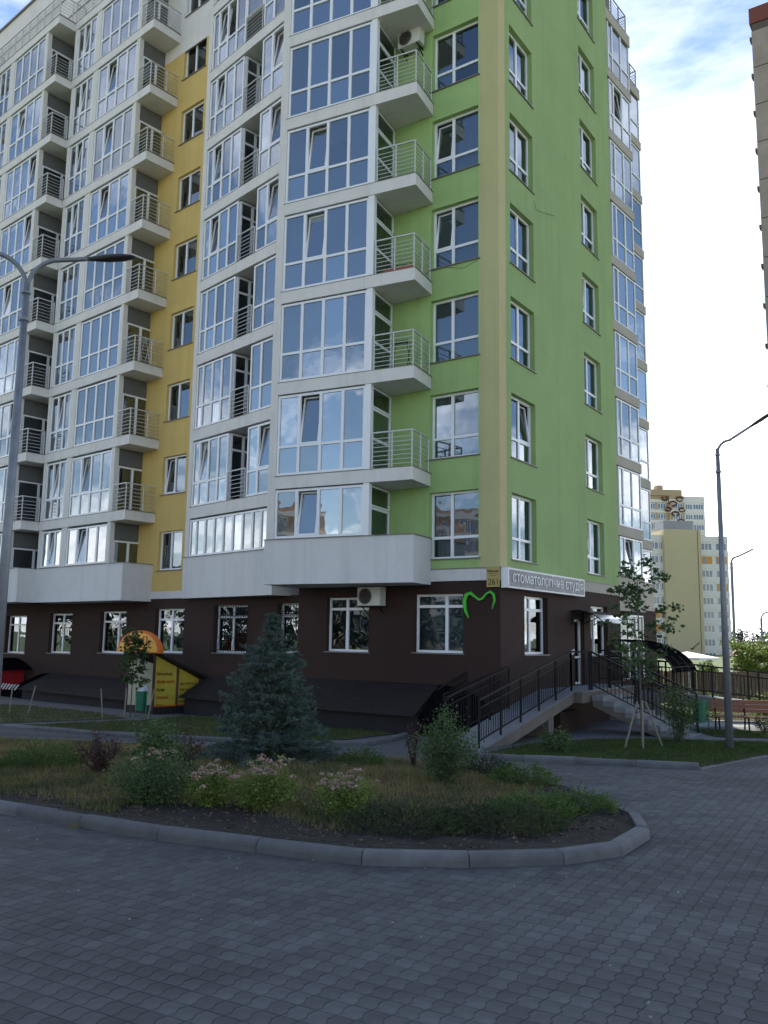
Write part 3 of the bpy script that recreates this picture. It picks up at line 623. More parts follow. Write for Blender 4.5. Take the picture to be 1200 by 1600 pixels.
# green tooth logo
pts = [(-.96, 2.80), (-1.06, 3.0), (-1.10, 3.25), (-1.04, 3.45), (-.90, 3.50), (-.76, 3.40), (-.62, 3.31), (-.52, 3.34), (-.40, 3.47), (-.27, 3.53), (-.17, 3.45), (-.14, 3.28), (-.22, 3.05)]
wd = [.02, .06, .085, .085, .07, .045, .05, .05, .035, .05, .055, .04, .01]
vs = []; 
for i, (s_, z_) in enumerate(pts):
    a = pts[max(i-1, 0)]; b = pts[min(i+1, len(pts)-1)]; tx, tz = b[0]-a[0], b[1]-a[1]; l_ = math.hypot(tx, tz); nx, nz = -tz/l_, tx/l_
    vs += [(s_+nx*wd[i]*.6, z_+nz*wd[i]*.6), (s_-nx*wd[i]*.6, z_-nz*wd[i]*.6)]
mb = MB(); n = len(pts)
V = [FF.P(a, .03, b) for a, b in vs]+[FF.P(a, .09, b) for a, b in vs]; F_ = []
for i in range(n-1):
    a, b, c, d = 2*i, 2*i+1, 2*i+3, 2*i+2; m2 = 2*n
    F_ += [(a, b, c, d), (m2+a, m2+d, m2+c, m2+b), (a, d, m2+d, m2+a), (b, m2+b, m2+c, c)]
mb.add(V, F_); o = mb.build('tooth_emblem', LOGO, None, FF.P(-.6, .03, 3.2)); tag(o, 'bright green tooth outline emblem on the brown corner wall', 'emblem')
# cables on the facade
def cable(pts, label, m=None, r=.006):
    m = m or mat('grey_cable', (.12, .13, .10)); mb = MB(); mb.tube(pts, r, 4); o = mb.build('cable', m, None, pts[0]); tag(o, label, 'cable')
cable([FR.P(2.45, .02, 16.25), FR.P(2.6, .03, 16.0), FR.P(3.2, .03, 16.15), FR.P(4.15, .02, 16.45)], 'thin loose cable hanging on the green right wall beside a window')
cable([FF.P(-2.7, .03, 13.4), FF.P(-2.0, .04, 13.55), FF.P(-1.2, .03, 13.3), FF.P(-.7, .02, 13.45)], 'thin loose cable under a window of the green front wall')
# items on balconies
def drying_rack(fr, s, o, z, label, w=.5, h=.9, m=None):
    mb = MB(); m = m or RAILW
    for x in (s, s+w):
        mb.bar(fr.P(x, o, z), fr.P(x, o-.3, z+h), .02); mb.bar(fr.P(x, o-.3, z), fr.P(x, o, z+h), .02)
    for t in range(6): mb.bar(fr.P(s, o-.05*t, z+h*(.98 if t % 2 else .9)), fr.P(s+w, o-.05*t, z+h*(.98 if t % 2 else .9)), .012)
    o_ = mb.build('drying_rack', m, None, fr.P(s, o, z)); tag(o_, label, 'drying rack')
drying_rack(FB, 3.7, -.45, 10.1, 'dark folding rack standing on the green block balcony with the high chair back', .5, 1.0, BLACK)
drying_rack(LG[0], 3.5, -.6, 12.98, 'white folding drying rack on a balcony in front of the yellow wall', .5, 1.2)
drying_rack(FM, 2.55, -.2, 9.95, 'thin folding clothes rack hanging over the middle balcony edge', .7, .35, BLACK)
for i, (fl, s, o, z, lb) in enumerate([(FB, 3.5, -.2, 13.12, 'long terracotta planter with green plants behind the railing of a green block balcony')]):
    e = empty('balcony_planter', fl.P(s, o, z), lb, 'planter'); mb = MB(); fbox(mb, fl, s, s+1.0, o-.2, o, z, z+.16); mb.build('trough', mat('terracotta', (.36, .10, .05)), e, fl.P(s, o, z))
    c = np.array([fl.P(s+.1+.8*t, o-.1, z+.22) for t in rng.random(160)])+rng.normal(0, .05, (160, 3))
    PLANTER = (e, c)

# ------------------------------------------------------------------ ground
def sheet(name, poly, dz, m, kind='structure', grid=1.0, parent=None):
    """flat polygon draped over the gently falling ground"""
    bm = bmesh.new(); vs = [bm.verts.new((p[0], p[1], 0)) for p in poly]; bm.faces.new(vs)
    ys = [p[1] for p in poly]; y = math.ceil(min(ys)); 
    for yc in ([-6., 36.] if max(ys) > 36 or min(ys) < -6 else []):
        bmesh.ops.bisect_plane(bm, geom=bm.verts[:]+bm.edges[:]+bm.faces[:], plane_co=(0, yc, 0), plane_no=(0, 1, 0))
    for v in bm.verts: v.co.z = gz(v.co.y)+dz
    me = bpy.data.meshes.new(name); bmesh.ops.recalc_face_normals(bm, faces=bm.faces)
    if bm.faces and bm.faces[0].normal.z < 0: bmesh.ops.reverse_faces(bm, faces=bm.faces)
    bm.to_mesh(me); bm.free(); me.materials.append(m); o = link(name, me, parent); o['kind'] = kind; return o
sheet('ground', [(-900, -300), (900, -300), (900, 1500), (-900, 1500)], -.012, FARG)
isl = [(-13.5, 16.9), (-11, 15.45), (-8.6, 14.05), (-7.2, 13.2), (-6.0, 12.5), (-4.79, 11.79), (-3.75, 11.17), (-2.6, 10.49), (-1.36, 9.93), (-.18, 9.44), (.95, 9.42), (1.98, 9.6), (2.74, 10.05), (3.35, 11.01), (3.52, 12.0), (3.32, 13.2), (2.95, 14.5), (2.3, 15.75), (1.4, 16.75), (.2, 17.6), (-1.2, 18.3), (-3.2, 19.15), (-5.2, 19.75), (-7.2, 20.3), (-10, 20.9), (-13.5, 21.6)]
sheet('pavement', [(-30, -6), (30, -6), (30, 20.6), (8.9, 20.2), (6.4, 17.75), (4.02, 18.4), (1.9, 18.95), (.8, 23.4), (-.2, 21.1), (-4.3, 21.65), (-10.5, 24.3), (-30, 32)], .026, JOINT)
# surroundings of the building, kerbs, walkways
sheet('walkway', [(-30, 32.2), (-10.55, 24.4), (-4.3, 21.75), (-.2, 21.2), (.8, 23.5), (2.0, 19.0), (4.1, 18.5), (6.5, 17.8), (8.9, 20.25), (30, 20.8), (30, 34), (7, 34), (-30, 60)], .008, PATHM)
lawnL = [(-10.6, 24.75), (-7.0, 22.95), (-4.1, 22.2), (-3.0, 23.4), (-4.2, 28.6), (-6.6, 29.4), (-7.4, 27.6), (-9.2, 26.3)]
lawnL2 = [(-20, 34), (-11.4, 25.6), (-9.5, 27.2), (-8.2, 28.3), (-10.0, 30.6), (-14, 33.8)]
lawnM = [(-3.6, 25.9), (-2.3, 22.1), (-1.3, 22.0), (.45, 24.5), (.2, 25.2), (-1.8, 26.2)]
lawnR = [(2.0, 19.1), (4.1, 18.55), (6.35, 17.85), (8.9, 20.5), (14, 21.4), (14, 22.6), (10.6, 23.4), (8.6, 23.7), (7.2, 23.9), (5.4, 23.4), (3.7, 22.0), (2.6, 20.3)]
lawnR2 = [(9.5, 25.0), (14, 24.3), (20, 24.), (20, 26.2), (13, 26.6), (9.7, 27.3)]
lawnR3 = [(9.6, 31.8), (22, 30.8), (26, 36), (14, 36)]
for i, (pg, nm) in enumerate(((lawnL, 'lawn'), (lawnL2, 'lawn'), (lawnM, 'lawn'), (lawnR, 'lawn'), (lawnR2, 'lawn'), (lawnR3, 'lawn'))): sheet(nm, pg, .03, TURF)
sheet('driveway', [(9.3, 28.7), (26, 27.5), (26, 30.6), (9.7, 31.7)], .014, mat('light_paving', (.34, .33, .31), .9, .1, 2, .3, 60))
# island soil
def interior(poly, n, margin=0):
    xs = [p[0] for p in poly]; ys = [p[1] for p in poly]; P = np.column_stack([rng.uniform(min(xs), max(xs), n*4), rng.uniform(min(ys), max(ys), n*4)])
    P = P[inpoly(P[:, 0], P[:, 1], poly)]; return P[:n]
def iz(x, y):
    # height of the planted island: a low mound
    return gzn(y)+.13+.10*np.exp(-(((x+1.5)/5)**2+((y-14.5)/3.2)**2))
bm = bmesh.new()
cx0, cy0 = -3.5, 15.5; inner = [(p[0]+(cx0-p[0])*.012, p[1]+(cy0-p[1])*.03) for p in isl]
rings = []
for t in (0, .1, .25, .45, .7, .92):
    rings.append([bm.verts.new((p[0]+(cx0-p[0])*t, p[1]+(cy0-p[1])*t, 0)) for p in inner])
for a, b in zip(rings, rings[1:]):
    for i in range(len(a)): j = (i+1) % len(a); bm.faces.new((a[i], a[j], b[j], b[i]))
bm.faces.new(rings[-1])
bmesh.ops.subdivide_edges(bm, edges=bm.edges[:], cuts=2, use_grid_fill=True)
for v in bm.verts: v.co.z = float(iz(v.co.x, v.co.y))+rng.normal(0, .012)
bmesh.ops.recalc_face_normals(bm, faces=bm.faces); me = bpy.data.meshes.new('island_soil'); bm.to_mesh(me); bm.free()
def island_material():
    m = bpy.data.materials.new('island_soil_and_turf'); m.use_nodes = True; t = m.node_tree; b = t.nodes['Principled BSDF']; b.inputs['Roughness'].default_value = 1
    tc = nd(t, 'ShaderNodeTexCoord'); n = nd(t, 'ShaderNodeTexNoise', Scale=18., Detail=8.); t.links.new(tc.outputs['Object'], n.inputs['Vector'])
    mx = nd(t, 'ShaderNodeMix', data_type='RGBA'); t.links.new(n.outputs['Fac'], mx.inputs[0]); mx.inputs[6].default_value = (.010, .008, .007, 1); mx.inputs[7].default_value = (.040, .030, .024, 1); t.links.new(mx.outputs[2], b.inputs['Base Color'])
    bp = nd(t, 'ShaderNodeBump', Strength=1., Distance=.04); t.links.new(n.outputs['Fac'], bp.inputs['Height']); t.links.new(bp.outputs[0], b.inputs['Normal']); return m
me.materials.append(island_material()); o = link('island_soil', me); o['kind'] = 'structure'

# kerbs made of single stones
def kerb(name, pts, hgt=.19, w=.16, closed=False, step=1.15, prejoint=False, side=1):
    root = empty(name, (pts[0][0], pts[0][1], gz(pts[0][1])), kind='structure')
    if not prejoint:
        q = [np.array(pts[0])]
        for a, b in zip(pts, pts[1:]):
            a, b = np.array(a), np.array(b); ln = np.linalg.norm(b-a); n = max(1, round(ln/step))
            for i in range(1, n+1): q.append(a+(b-a)*i/n)
        pts = q
    pts = [np.array(p) for p in pts]; n = len(pts); prof = [(0, -.12), (0, hgt*.62), (.012, hgt*.82), (.035, hgt*.97), (.07, hgt), (w, hgt), (w, -.12)]
    def nrm(i):
        if closed: a, b, c = pts[i-1], pts[i % n], pts[(i+1) % n]
        else: a, b, c = pts[max(i-1, 0)], pts[i], pts[min(i+1, n-1)]
        d1 = (b-a)/max(np.linalg.norm(b-a), 1e-9); d2 = (c-b)/max(np.linalg.norm(c-b), 1e-9)
        if np.linalg.norm(b-a) < 1e-6: d1 = d2
        if np.linalg.norm(c-b) < 1e-6: d2 = d1
        m = d1+d2; m /= np.linalg.norm(m); nn = np.array([-m[1], m[0]])*side; return nn/max(.6, math.sqrt((1+d1@d2)/2))
    for i in range(n if closed else n-1):
        a, b = pts[i], pts[(i+1) % n]; na, nb = nrm(i), nrm((i+1) % n if closed else i+1); d = (b-a)/np.linalg.norm(b-a); mb = MB()
        V = []; jz = rng.normal(0, .004); jt = rng.normal(0, .003)
        for p, nn, sh in ((a, na, .005), (b, nb, -.005)):
            for (o_, z_) in prof: q = p+nn*(o_+jt)+d*sh; V.append((q[0], q[1], gz(p[1])+z_+jz))
        k = len(prof); mb.add(V, [tuple(range(k)), tuple(range(2*k-1, k-1, -1))]+[(j, k+j, k+(j+1) % k, (j+1) % k) for j in range(k)])
        mb.build('kerb_stone', KERB, root, (a[0], a[1], gz(a[1])))
    return root
kerb('island_kerb', isl, .17, .16, closed=True, prejoint=True, side=1)
kerb('lawn_kerb', [(-20, 28.6), (-10.5, 24.3), (-7.0, 22.5), (-4.4, 21.65), (-1.34, 20.95), (-.3, 21.3), (.35, 22.3), (.75, 23.5)], .13, .14, side=1)
kerb('lawn_kerb', [(1.9, 18.95), (2.98, 18.45), (4.05, 18.3), (5.2, 17.95), (6.35, 17.6)], .15, .15, side=1, step=1.1)
kerb('lawn_kerb', [(6.4, 17.6), (7.6, 18.9), (8.9, 20.2), (14.5, 21.0)], .04, .12, side=1)

# block paving: stones with stepped ends
pu, pv = .145, .185; ang = R(-30.0); du = np.array([math.cos(ang), math.sin(ang)]); dv = np.array([-math.sin(ang), math.cos(ang)])
g_ = .0024; dl = .014
out_ = [(0, 0), (dl, .30), (-dl, .62), (0, 1)]
def paver_outline(gp):
    l = [(gp+x, gp+(pv-2*gp)*t) for x, t in out_]; r = [(pu-gp+x, gp+(pv-2*gp)*t) for x, t in reversed(out_)]
    return l+r
oA = paver_outline(g_); oB = paver_outline(g_+.0030); n8 = len(oA)
PV = [(x-pu/2, y-pv/2, 0.0) for x, y in oA]+[(x-pu/2, y-pv/2, .0048) for x, y in oA]+[(x-pu/2, y-pv/2, .0066) for x, y in oB]
PV = np.array([[*(du*x+dv*y), z] for x, y, z in PV])
PF = [tuple(range(3*n8-1, 2*n8-1, -1))]+[(i, (i+1) % n8, n8+(i+1) % n8, n8+i) for i in range(n8)]+[(n8+i, n8+(i+1) % n8, 2*n8+(i+1) % n8, 2*n8+i) for i in range(n8)]
I, J = np.meshgrid(np.arange(-210, 210), np.arange(-150, 160)); I = I.ravel(); J = J.ravel()
base = np.array([0., 8.]); CP = base+I[:, None]*pu*du+J[:, None]*pv*dv
okp = (CP[:, 1] > 3.2) & (CP[:, 1] < 19.0) & (np.abs(CP[:, 0]) < .56*CP[:, 1]+1.6)
islin = [(p[0]+(cx0-p[0])*.02, p[1]+(cy0-p[1])*.03) for p in isl]
okp &= ~inpoly(CP[:, 0], CP[:, 1], islin)
pavepoly = [(-30, -6), (30, -6), (30, 20.6), (8.9, 20.1), (6.4, 17.6), (4.0, 18.3), (1.9, 18.9), (1.0, 20.5), (-30, 32)]
okp &= inpoly(CP[:, 0], CP[:, 1], pavepoly)
CP = CP[okp]
inview = (np.abs(CP[:, 0]) < .445*CP[:, 1]) & (CP[:, 1] > 5.2)
d_ = np.where(inview, CP[:, 1], 99); order = np.argsort(d_); near = order[:300]; rest = order[300:]
pvroot = empty('block_paving', (0, 6, gz(6)), kind='structure')
tris = []
pme = bpy.data.meshes.new('paver'); pme.from_pydata([tuple(v) for v in PV], [], PF); pme.materials.append(PAVE); pme.update()
bm = bmesh.new(); bm.from_mesh(pme); bmesh.ops.recalc_face_normals(bm, faces=bm.faces); bm.to_mesh(pme); bm.free()
tilt_q = math.atan(-.018)
PAVI = mat('paver_concrete_single', (.074, .075, .079), .82, .22, 5, .7, 220, rnd=.21, dirt=.55); pme.materials[0] = PAVI
for i in near:
    x, y = CP[i]; link('paver', pme, pvroot, (x, y, gz(y)+.026)).rotation_euler = (tilt_q+rng.normal(0, .004), rng.normal(0, .004), 0)
xy = CP[rest]; n = len(xy); V = np.tile(PV, (n, 1, 1)); V[:, :, :2] += xy[:, None, :]; tl = rng.normal(0, .004, (n, 2))
V[:, :, 2] += .026+gzn(V[:, :, 1])+PV[None, :, 0]*tl[:, :1]+PV[None, :, 1]*tl[:, 1:]; nv = len(PV)
me = bpy.data.meshes.new('pavers')
V = V.reshape(-1, 3).astype(np.float32); me.vertices.add(len(V)); me.vertices.foreach_set('co', V.ravel())
lt = [len(f) for f in PF]; fl_ = np.concatenate([np.array(f) for f in PF]); LI = (np.tile(fl_, (n, 1))+np.arange(n)[:, None]*nv).ravel(); LT = np.tile(lt, n); LS = np.concatenate([[0], np.cumsum(LT)[:-1]])
me.loops.add(len(LI)); me.loops.foreach_set('vertex_index', LI.astype(np.int32)); me.polygons.add(len(LT)); me.polygons.foreach_set('loop_start', LS.astype(np.int32)); me.polygons.foreach_set('loop_total', LT.astype(np.int32))
me.materials.append(PAVE); me.update(calc_edges=True); me.shade_flat(); o = link('remaining_pavers', me, pvroot, (0, 0, 0)); o['kind'] = 'stuff'

# ------------------------------------------------------------------ entrance: landing, ramp, stairs
en = empty('entrance_stair_and_ramp', FR.P(3.2, 1.3, gz(26)), 'raised clinic entrance landing with a concrete ramp to the left and steps to the right', 'steps')
EL = FR.P(3.2, 1.3, -.4)
mb = MB(); mb.prism([FR.xy(2.55, .05), FR.xy(7.2, .05), FR.xy(7.2, 1.32), FR.xy(2.55, 1.32)], .42, .72); mb.prism([FR.xy(2.5, .03), FR.xy(7.25, .03), FR.xy(7.25, 1.38), FR.xy(2.5, 1.38)], .722, .765, 1)
mb.build('landing_slab', [CONCB, CONCL], en, EL)
s0_, s1_, za, zb_ = -3.3, 2.5, -.36, .765
def ramp(fr, s0, s1, o0, o1, z0, z1, th, parent, name='ramp_slab', m=(CONCB, CONCL), loc=EL):
    mb = MB(); mb.hexa([fr.P(s0, o0, max(z0-th, -.8)), fr.P(s1, o0, z1-th), fr.P(s1, o1, z1-th), fr.P(s0, o1, max(z0-th, -.8)), fr.P(s0, o0, z0-.03), fr.P(s1, o0, z1-.03), fr.P(s1, o1, z1-.03), fr.P(s0, o1, z0-.03)])
    mb.hexa([fr.P(s0, o0-.03, z0-.028), fr.P(s1, o0-.03, z1-.028), fr.P(s1, o1+.04, z1-.028), fr.P(s0, o1+.04, z0-.028), fr.P(s0, o0-.03, z0), fr.P(s1, o0-.03, z1), fr.P(s1, o1+.04, z1), fr.P(s0, o1+.04, z0)], 1)
    return mb.build(name, list(m), parent, loc)
ramp(FR, s0_, s1_, -.1 if False else .03, 1.1, za, zb_, .34, en)
mb = MB(); fbox(mb, FR, .9, 1.25, .3, 1.0, -.6, .1); mb.build('support_pier', CONCB, en, EL)
mb = MB(); fbox(mb, FR, 1.8, 3.4, .03, .5, -.6, .42); fbox(mb, FR, 2.2, 3.6, .5, .8, -.6, .15); mb.build('brick_pier', BROWN, en, EL)
mb = MB(); nst = 8
for i in range(nst):
    z = .765-.1475*(i+1)+.0; o0 = 1.38+.33*i
    zc = .765-(1.18/nst)*(i+1)
    m2 = 'step'; st = MB(); fbox(st, FR, 3.2, 4.85, o0-.02, o0+.33, zc-.15, zc); st.build('step', CONCL, en, EL)
mb.hexa([FR.P(3.23, 1.38, .3), FR.P(4.82, 1.38, .3), FR.P(4.82, 4.0, -.75), FR.P(3.23, 4.0, -.75), FR.P(3.23, 1.38, .60), FR.P(4.82, 1.38, .60), FR.P(4.82, 4.0, -.55), FR.P(3.23, 4.0, -.55)])
mb.build('stair_flight', CONCB, en, EL)
def entrance_rail(pts, label_parent, name='railing', h=1.12, step=.125, post=1.15, double=.2, loc=EL, m=BLACK, extend=True):
    """pts: 3D points along the foot of the rail"""
    mb = MB()
    for a, b in zip(pts, pts[1:]):
        a, b = Vector(a), Vector(b); ln = (b-a).length; U = Vector((0, 0, 1)); n = max(1, round(ln/post))
        for i in range(n+1): p = a.lerp(b, i/n); mb.bar(p, p+U*h, .05)
        mb.bar(a+U*h, b+U*h, .05); mb.bar(a+U*(h-double), b+U*(h-double), .03); mb.bar(a+U*.17, b+U*.17, .03)
        k = int(ln/step)
        for i in range(1, k): p = a.lerp(b, i/k); mb.bar(p+U*.17, p+U*(h-double), .016)
    return mb.build(name, m, label_parent, loc)
def on_ramp(s): return za+(zb_-za)*(s-s0_)/(s1_-s0_)
entrance_rail([FR.P(-3.15, 1.02, on_ramp(-3.15)), FR.P(2.5, 1.02, .765), FR.P(3.2, 1.3, .765)], en)
entrance_rail([FR.P(.25, .12, on_ramp(.3)), FR.P(-3.15, .12, on_ramp(-3.15))], en)
entrance_rail([FR.P(3.25, 1.35, .765), FR.P(3.25, 3.95, -.4)], en)
entrance_rail([FR.P(4.8, 1.35, .765), FR.P(4.8, 3.95, -.4)], en)
entrance_rail([FR.P(4.85, 1.3, .765), FR.P(7.2, 1.3, .765), FR.P(7.2, .1, .765)], en)
# basement stair railing at the corner
bs = empty('basement_stair_railing', (1.6, 24.4, gz(24)), 'black sloping railing beside the basement stair at the foot of the brown corner', 'railing')
entrance_rail([(1.72, 24.0, -.42), (3.05, 23.75, .18)], bs, loc=(1.6, 24.4, -.4), h=1.12)
entrance_rail([(1.5, 24.9, -.42), (2.4, 24.55, .18)], bs, loc=(1.6, 24.4, -.4), h=1.12)
# glass canopy over the clinic door
cn = empty('door_canopy', FR.P(6.0, 0, 3.1), 'small curved dark canopy on brackets over the white clinic door', 'canopy')
prof = [(0.02, 3.18), (.25, 3.2), (.5, 3.16), (.75, 3.06), (.95, 2.94), (1.12, 2.80)]
mb = MB()
for (a, b), (c, d) in zip(prof, prof[1:]): mb.hexa([FR.P(5.05, a, b-.012), FR.P(7.1, a, b-.012), FR.P(7.1, c, d-.012), FR.P(5.05, c, d-.012), FR.P(5.05, a, b), FR.P(7.1, a, b), FR.P(7.1, c, d), FR.P(5.05, c, d)])
mb.build('canopy_sheet', mat('smoked_polycarbonate', (.05, .05, .055), .12, .1, 2, spec=.9), cn, FR.P(6, 0, 3.1))
mb = MB()
for s in (5.1, 6.05, 7.05):
    for (a, b), (c, d) in zip(prof, prof[1:]): mb.bar(FR.P(s, a, b-.03), FR.P(s, c, d-.03), .03)
    mb.bar(FR.P(s, .02, 2.75), FR.P(s, .7, 3.05), .025); mb.bar(FR.P(s, .02, 2.72), FR.P(s, .02, 3.18), .03)
mb.build('bracket', BLACK, cn, FR.P(6, 0, 3.1))
# second, bigger arched canopy and its ramp
c2 = empty('arched_canopy', FR.P(9.6, 1.2, gz(31)), 'large dark barrel canopy with ribs on black posts beyond the clinic steps', 'canopy')
prof = [(.15+2.15*math.sin(t*math.pi/2*.9)/math.sin(math.pi/2*.9), 1.15+1.12*math.cos(t*math.pi/2*.98)) for t in [i/9 for i in range(10)]]
mb = MB()
for (a, b), (c, d) in zip(prof, prof[1:]): mb.hexa([FR.P(8.5, a, b-.012), FR.P(11.2, a, b-.012), FR.P(11.2, c, d-.012), FR.P(8.5, c, d-.012), FR.P(8.5, a, b), FR.P(11.2, a, b), FR.P(11.2, c, d), FR.P(8.5, c, d)])
mb.build('canopy_sheet', CARP, c2, FR.P(9.6, 1.2, -.5))
mb = MB()
for s in (8.5, 9.4, 10.3, 11.2):
    for (a, b), (c, d) in zip(prof, prof[1:]): mb.bar(FR.P(s, a, b-.03), FR.P(s, c, d-.03), .045)
for a, b in prof[::2]: mb.bar(FR.P(8.5, a, b-.03), FR.P(11.2, a, b-.03), .03)
for s, o_ in ((8.6, 1.0), (8.6, 2.2), (11.1, 2.2)): mb.bar(FR.P(s, o_, gz(31)-.05), FR.P(s, o_, 1.9 if o_ < 2 else 1.3), .07)
mb.build('canopy_frame', BLACK, c2, FR.P(9.6, 1.2, -.5))
rp2 = empty('access_ramp', (10.2, 30.2, gz(30)), 'long concrete access ramp with black railings running right behind the wooden bench', 'ramp')
RB_ = Fr((10.0, 30.6), R(-6)); 
ramp(RB_, 0, 9.5, -1.3, 0, .47, -.45, .3, rp2, loc=(10.2, 30.2, -.5), m=(CONC, CONCL))
mb = MB(); fbox(mb, RB_, -3, 0, -1.3, 0, .1, .47); fbox(mb, RB_, -2.6, -.2, -1.2, -.1, -.8, .1); mb.build('landing_slab', CONC, rp2, (10.2, 30.2, -.5))
for o_ in (-.06, -1.24): entrance_rail([RB_.P(-.6, o_, .47), RB_.P(0, o_, .47), RB_.P(9.4, o_, -.44)], rp2, loc=(10.2, 30.2, -.5), h=1.05, post=1.5)

# ------------------------------------------------------------------ basement covers and furniture shop kiosk
def cladding_cover(fr, s0, s1, o1, zt, zb, label, left_arc=False, right_arc=False):
    e = empty('basement_cover', fr.P(s0, 0, -.6), label, 'basement cover'); L0 = fr.P(s0, 0, -.6)
    n = 12
    for i in range(n):   # overlapping boards
        a = i/n; b = (i+1)/n; mb = MB(); oa, ob = .02+(o1-.02)*a, .02+(o1-.02)*b
        za_, zb2 = zt+(zb-zt)*a, zt+(zb-zt)*b
        mb.hexa([fr.P(s0, oa, za_-.03), fr.P(s1, oa, za_-.03), fr.P(s1, ob, zb2-.018), fr.P(s0, ob, zb2-.018), fr.P(s0, oa, za_), fr.P(s1, oa, za_), fr.P(s1, ob, zb2+.012), fr.P(s0, ob, zb2+.012)])
        mb.build('board', SLATE, e, L0)
    mb = MB(); mb.hexa([fr.P(s0+.05, .02, -.8), fr.P(s1-.05, .02, -.8), fr.P(s1-.05, o1-.22, -.8), fr.P(s0+.05, o1-.22, -.8), fr.P(s0+.05, .02, zt-.05), fr.P(s1-.05, .02, zt-.05), fr.P(s1-.05, o1-.22, zb-.02), fr.P(s0+.05, o1-.22, zb-.02)]); mb.build('plinth', BLACK if False else mat('dark_plinth', (.02, .018, .02), .9, .2, 2), e, L0)
    for flag, s, sg_ in ((left_arc, s0, -1), (right_arc, s1, 1)):
        if not flag: continue
        mb = MB(); N_ = 10; ln = 2.1
        for i in range(N_):
            a, b = i/N_, (i+1)/N_; ha, hb = math.sqrt(1-a*a), math.sqrt(max(0, 1-b*b))
            mb.hexa([fr.P(s+sg_*ln*a, .02, -.75), fr.P(s+sg_*ln*b, .02, -.75), fr.P(s+sg_*ln*b, o1*.8, -.75), fr.P(s+sg_*ln*a, o1*.8, -.75),
                     fr.P(s+sg_*ln*a, .02, -.5+(zt+.5)*ha), fr.P(s+sg_*ln*b, .02, -.5+(zt+.5)*hb), fr.P(s+sg_*ln*b, o1*.8, -.5+(zb+.5)*hb), fr.P(s+sg_*ln*a, o1*.8, -.5+(zb+.5)*ha)])
        mb.build('arched_end', CARP, e, L0)
    return e
cladding_cover(FF, -7.2, -1.95, 1.35, .9, .1, 'dark board clad sloping basement cover under the green block windows', right_arc=True)
cladding_cover(FY, -7.6, 1.0, 1.5, .42, -.22, 'dark board clad sloping basement cover left of the furniture kiosk', left_arc=True)
cladding_cover(FY, 3.5, 8.0, 1.3, .75, .05, 'dark board clad basement cover behind the blue spruce')
ks = empty('furniture_kiosk', FY.P(2.2, 1.8, gz(31)), 'furniture shop basement entrance with orange arched sign and yellow price panels', 'kiosk'); KL = FY.P(2.2, 1.8, gz(31))
KS = Fr(FY.xy(2.95, 2.0), math.atan2(-FY.n[1], -FY.n[0]))  # side wall, runs from front to the house
mb = MB(); mb.prism([FY.xy(1.35, .05), FY.xy(3.05, .05), FY.xy(3.05, 2.0), FY.xy(1.35, 2.0)], -.8, -.30); mb.build('base', mat('dark_plinth', (.02, .018, .02)), ks, KL)
def ktop(x): return 1.58-.42*x
for x0, x1 in ((.07, .96), (1.06, 1.94)):
    mb = MB(); V = [KS.P(x0, .02, -.28), KS.P(x1, .02, -.28), KS.P(x1, .02, ktop(x1)-.08), KS.P(x0, .02, ktop(x0)-.08)]; mb.hexa([KS.P(x0, -.02, -.28), KS.P(x1, -.02, -.28), KS.P(x1, .02, -.28), KS.P(x0, .02, -.28), KS.P(x0, -.02, ktop(x0)-.08), KS.P(x1, -.02, ktop(x1)-.08), KS.P(x1, .02, ktop(x1)-.08), KS.P(x0, .02, ktop(x0)-.08)]); mb.build('yellow_panel', SIGNY, ks, KL)
    mb = MB(); mb.bar(KS.P(x0, .03, -.27), KS.P(x1, .03, -.27), .05); mb.build('orange_trim', ORANGE, ks, KL)
mb = MB()
for x in (.02, 1.01, 1.98): mb.bar(KS.P(x, .02, -.35), KS.P(x, .02, ktop(x)-.04), .08)
for s in (1.38,): mb.bar(FY.P(s, 2.0, -.35), FY.P(s, 2.0, 1.55), .07)
mb.build('post', RBROWN, ks, KL)
mb = MB(); mb.hexa([FY.P(2.35, 1.2, -.3), FY.P(2.38, 1.24, -.3), FY.P(1.43, 1.97, -.3), FY.P(1.40, 1.93, -.3), FY.P(2.35, 1.2, 1.05), FY.P(2.38, 1.24, 1.05), FY.P(1.43, 1.97, 1.42), FY.P(1.40, 1.93, 1.42)]); mb.build('beige_panel', SIGNB, ks, KL)
mb = MB(); fbox(mb, FY, 1.4, 2.9, .3, .34, -.3, .66); mb.build('back_panel', SIGNB, ks, KL)
mb = MB(); mb.hexa([FY.P(1.2, -.0+.05, .62), FY.P(3.6, .05, .62), FY.P(3.2, 2.15, 1.56), FY.P(1.2, 2.15, 1.56), FY.P(1.2, .05, .70), FY.P(3.6, .05, .70), FY.P(3.2, 2.15, 1.64), FY.P(1.2, 2.15, 1.64)]); mb.build('roof', SLATE, ks, KL)
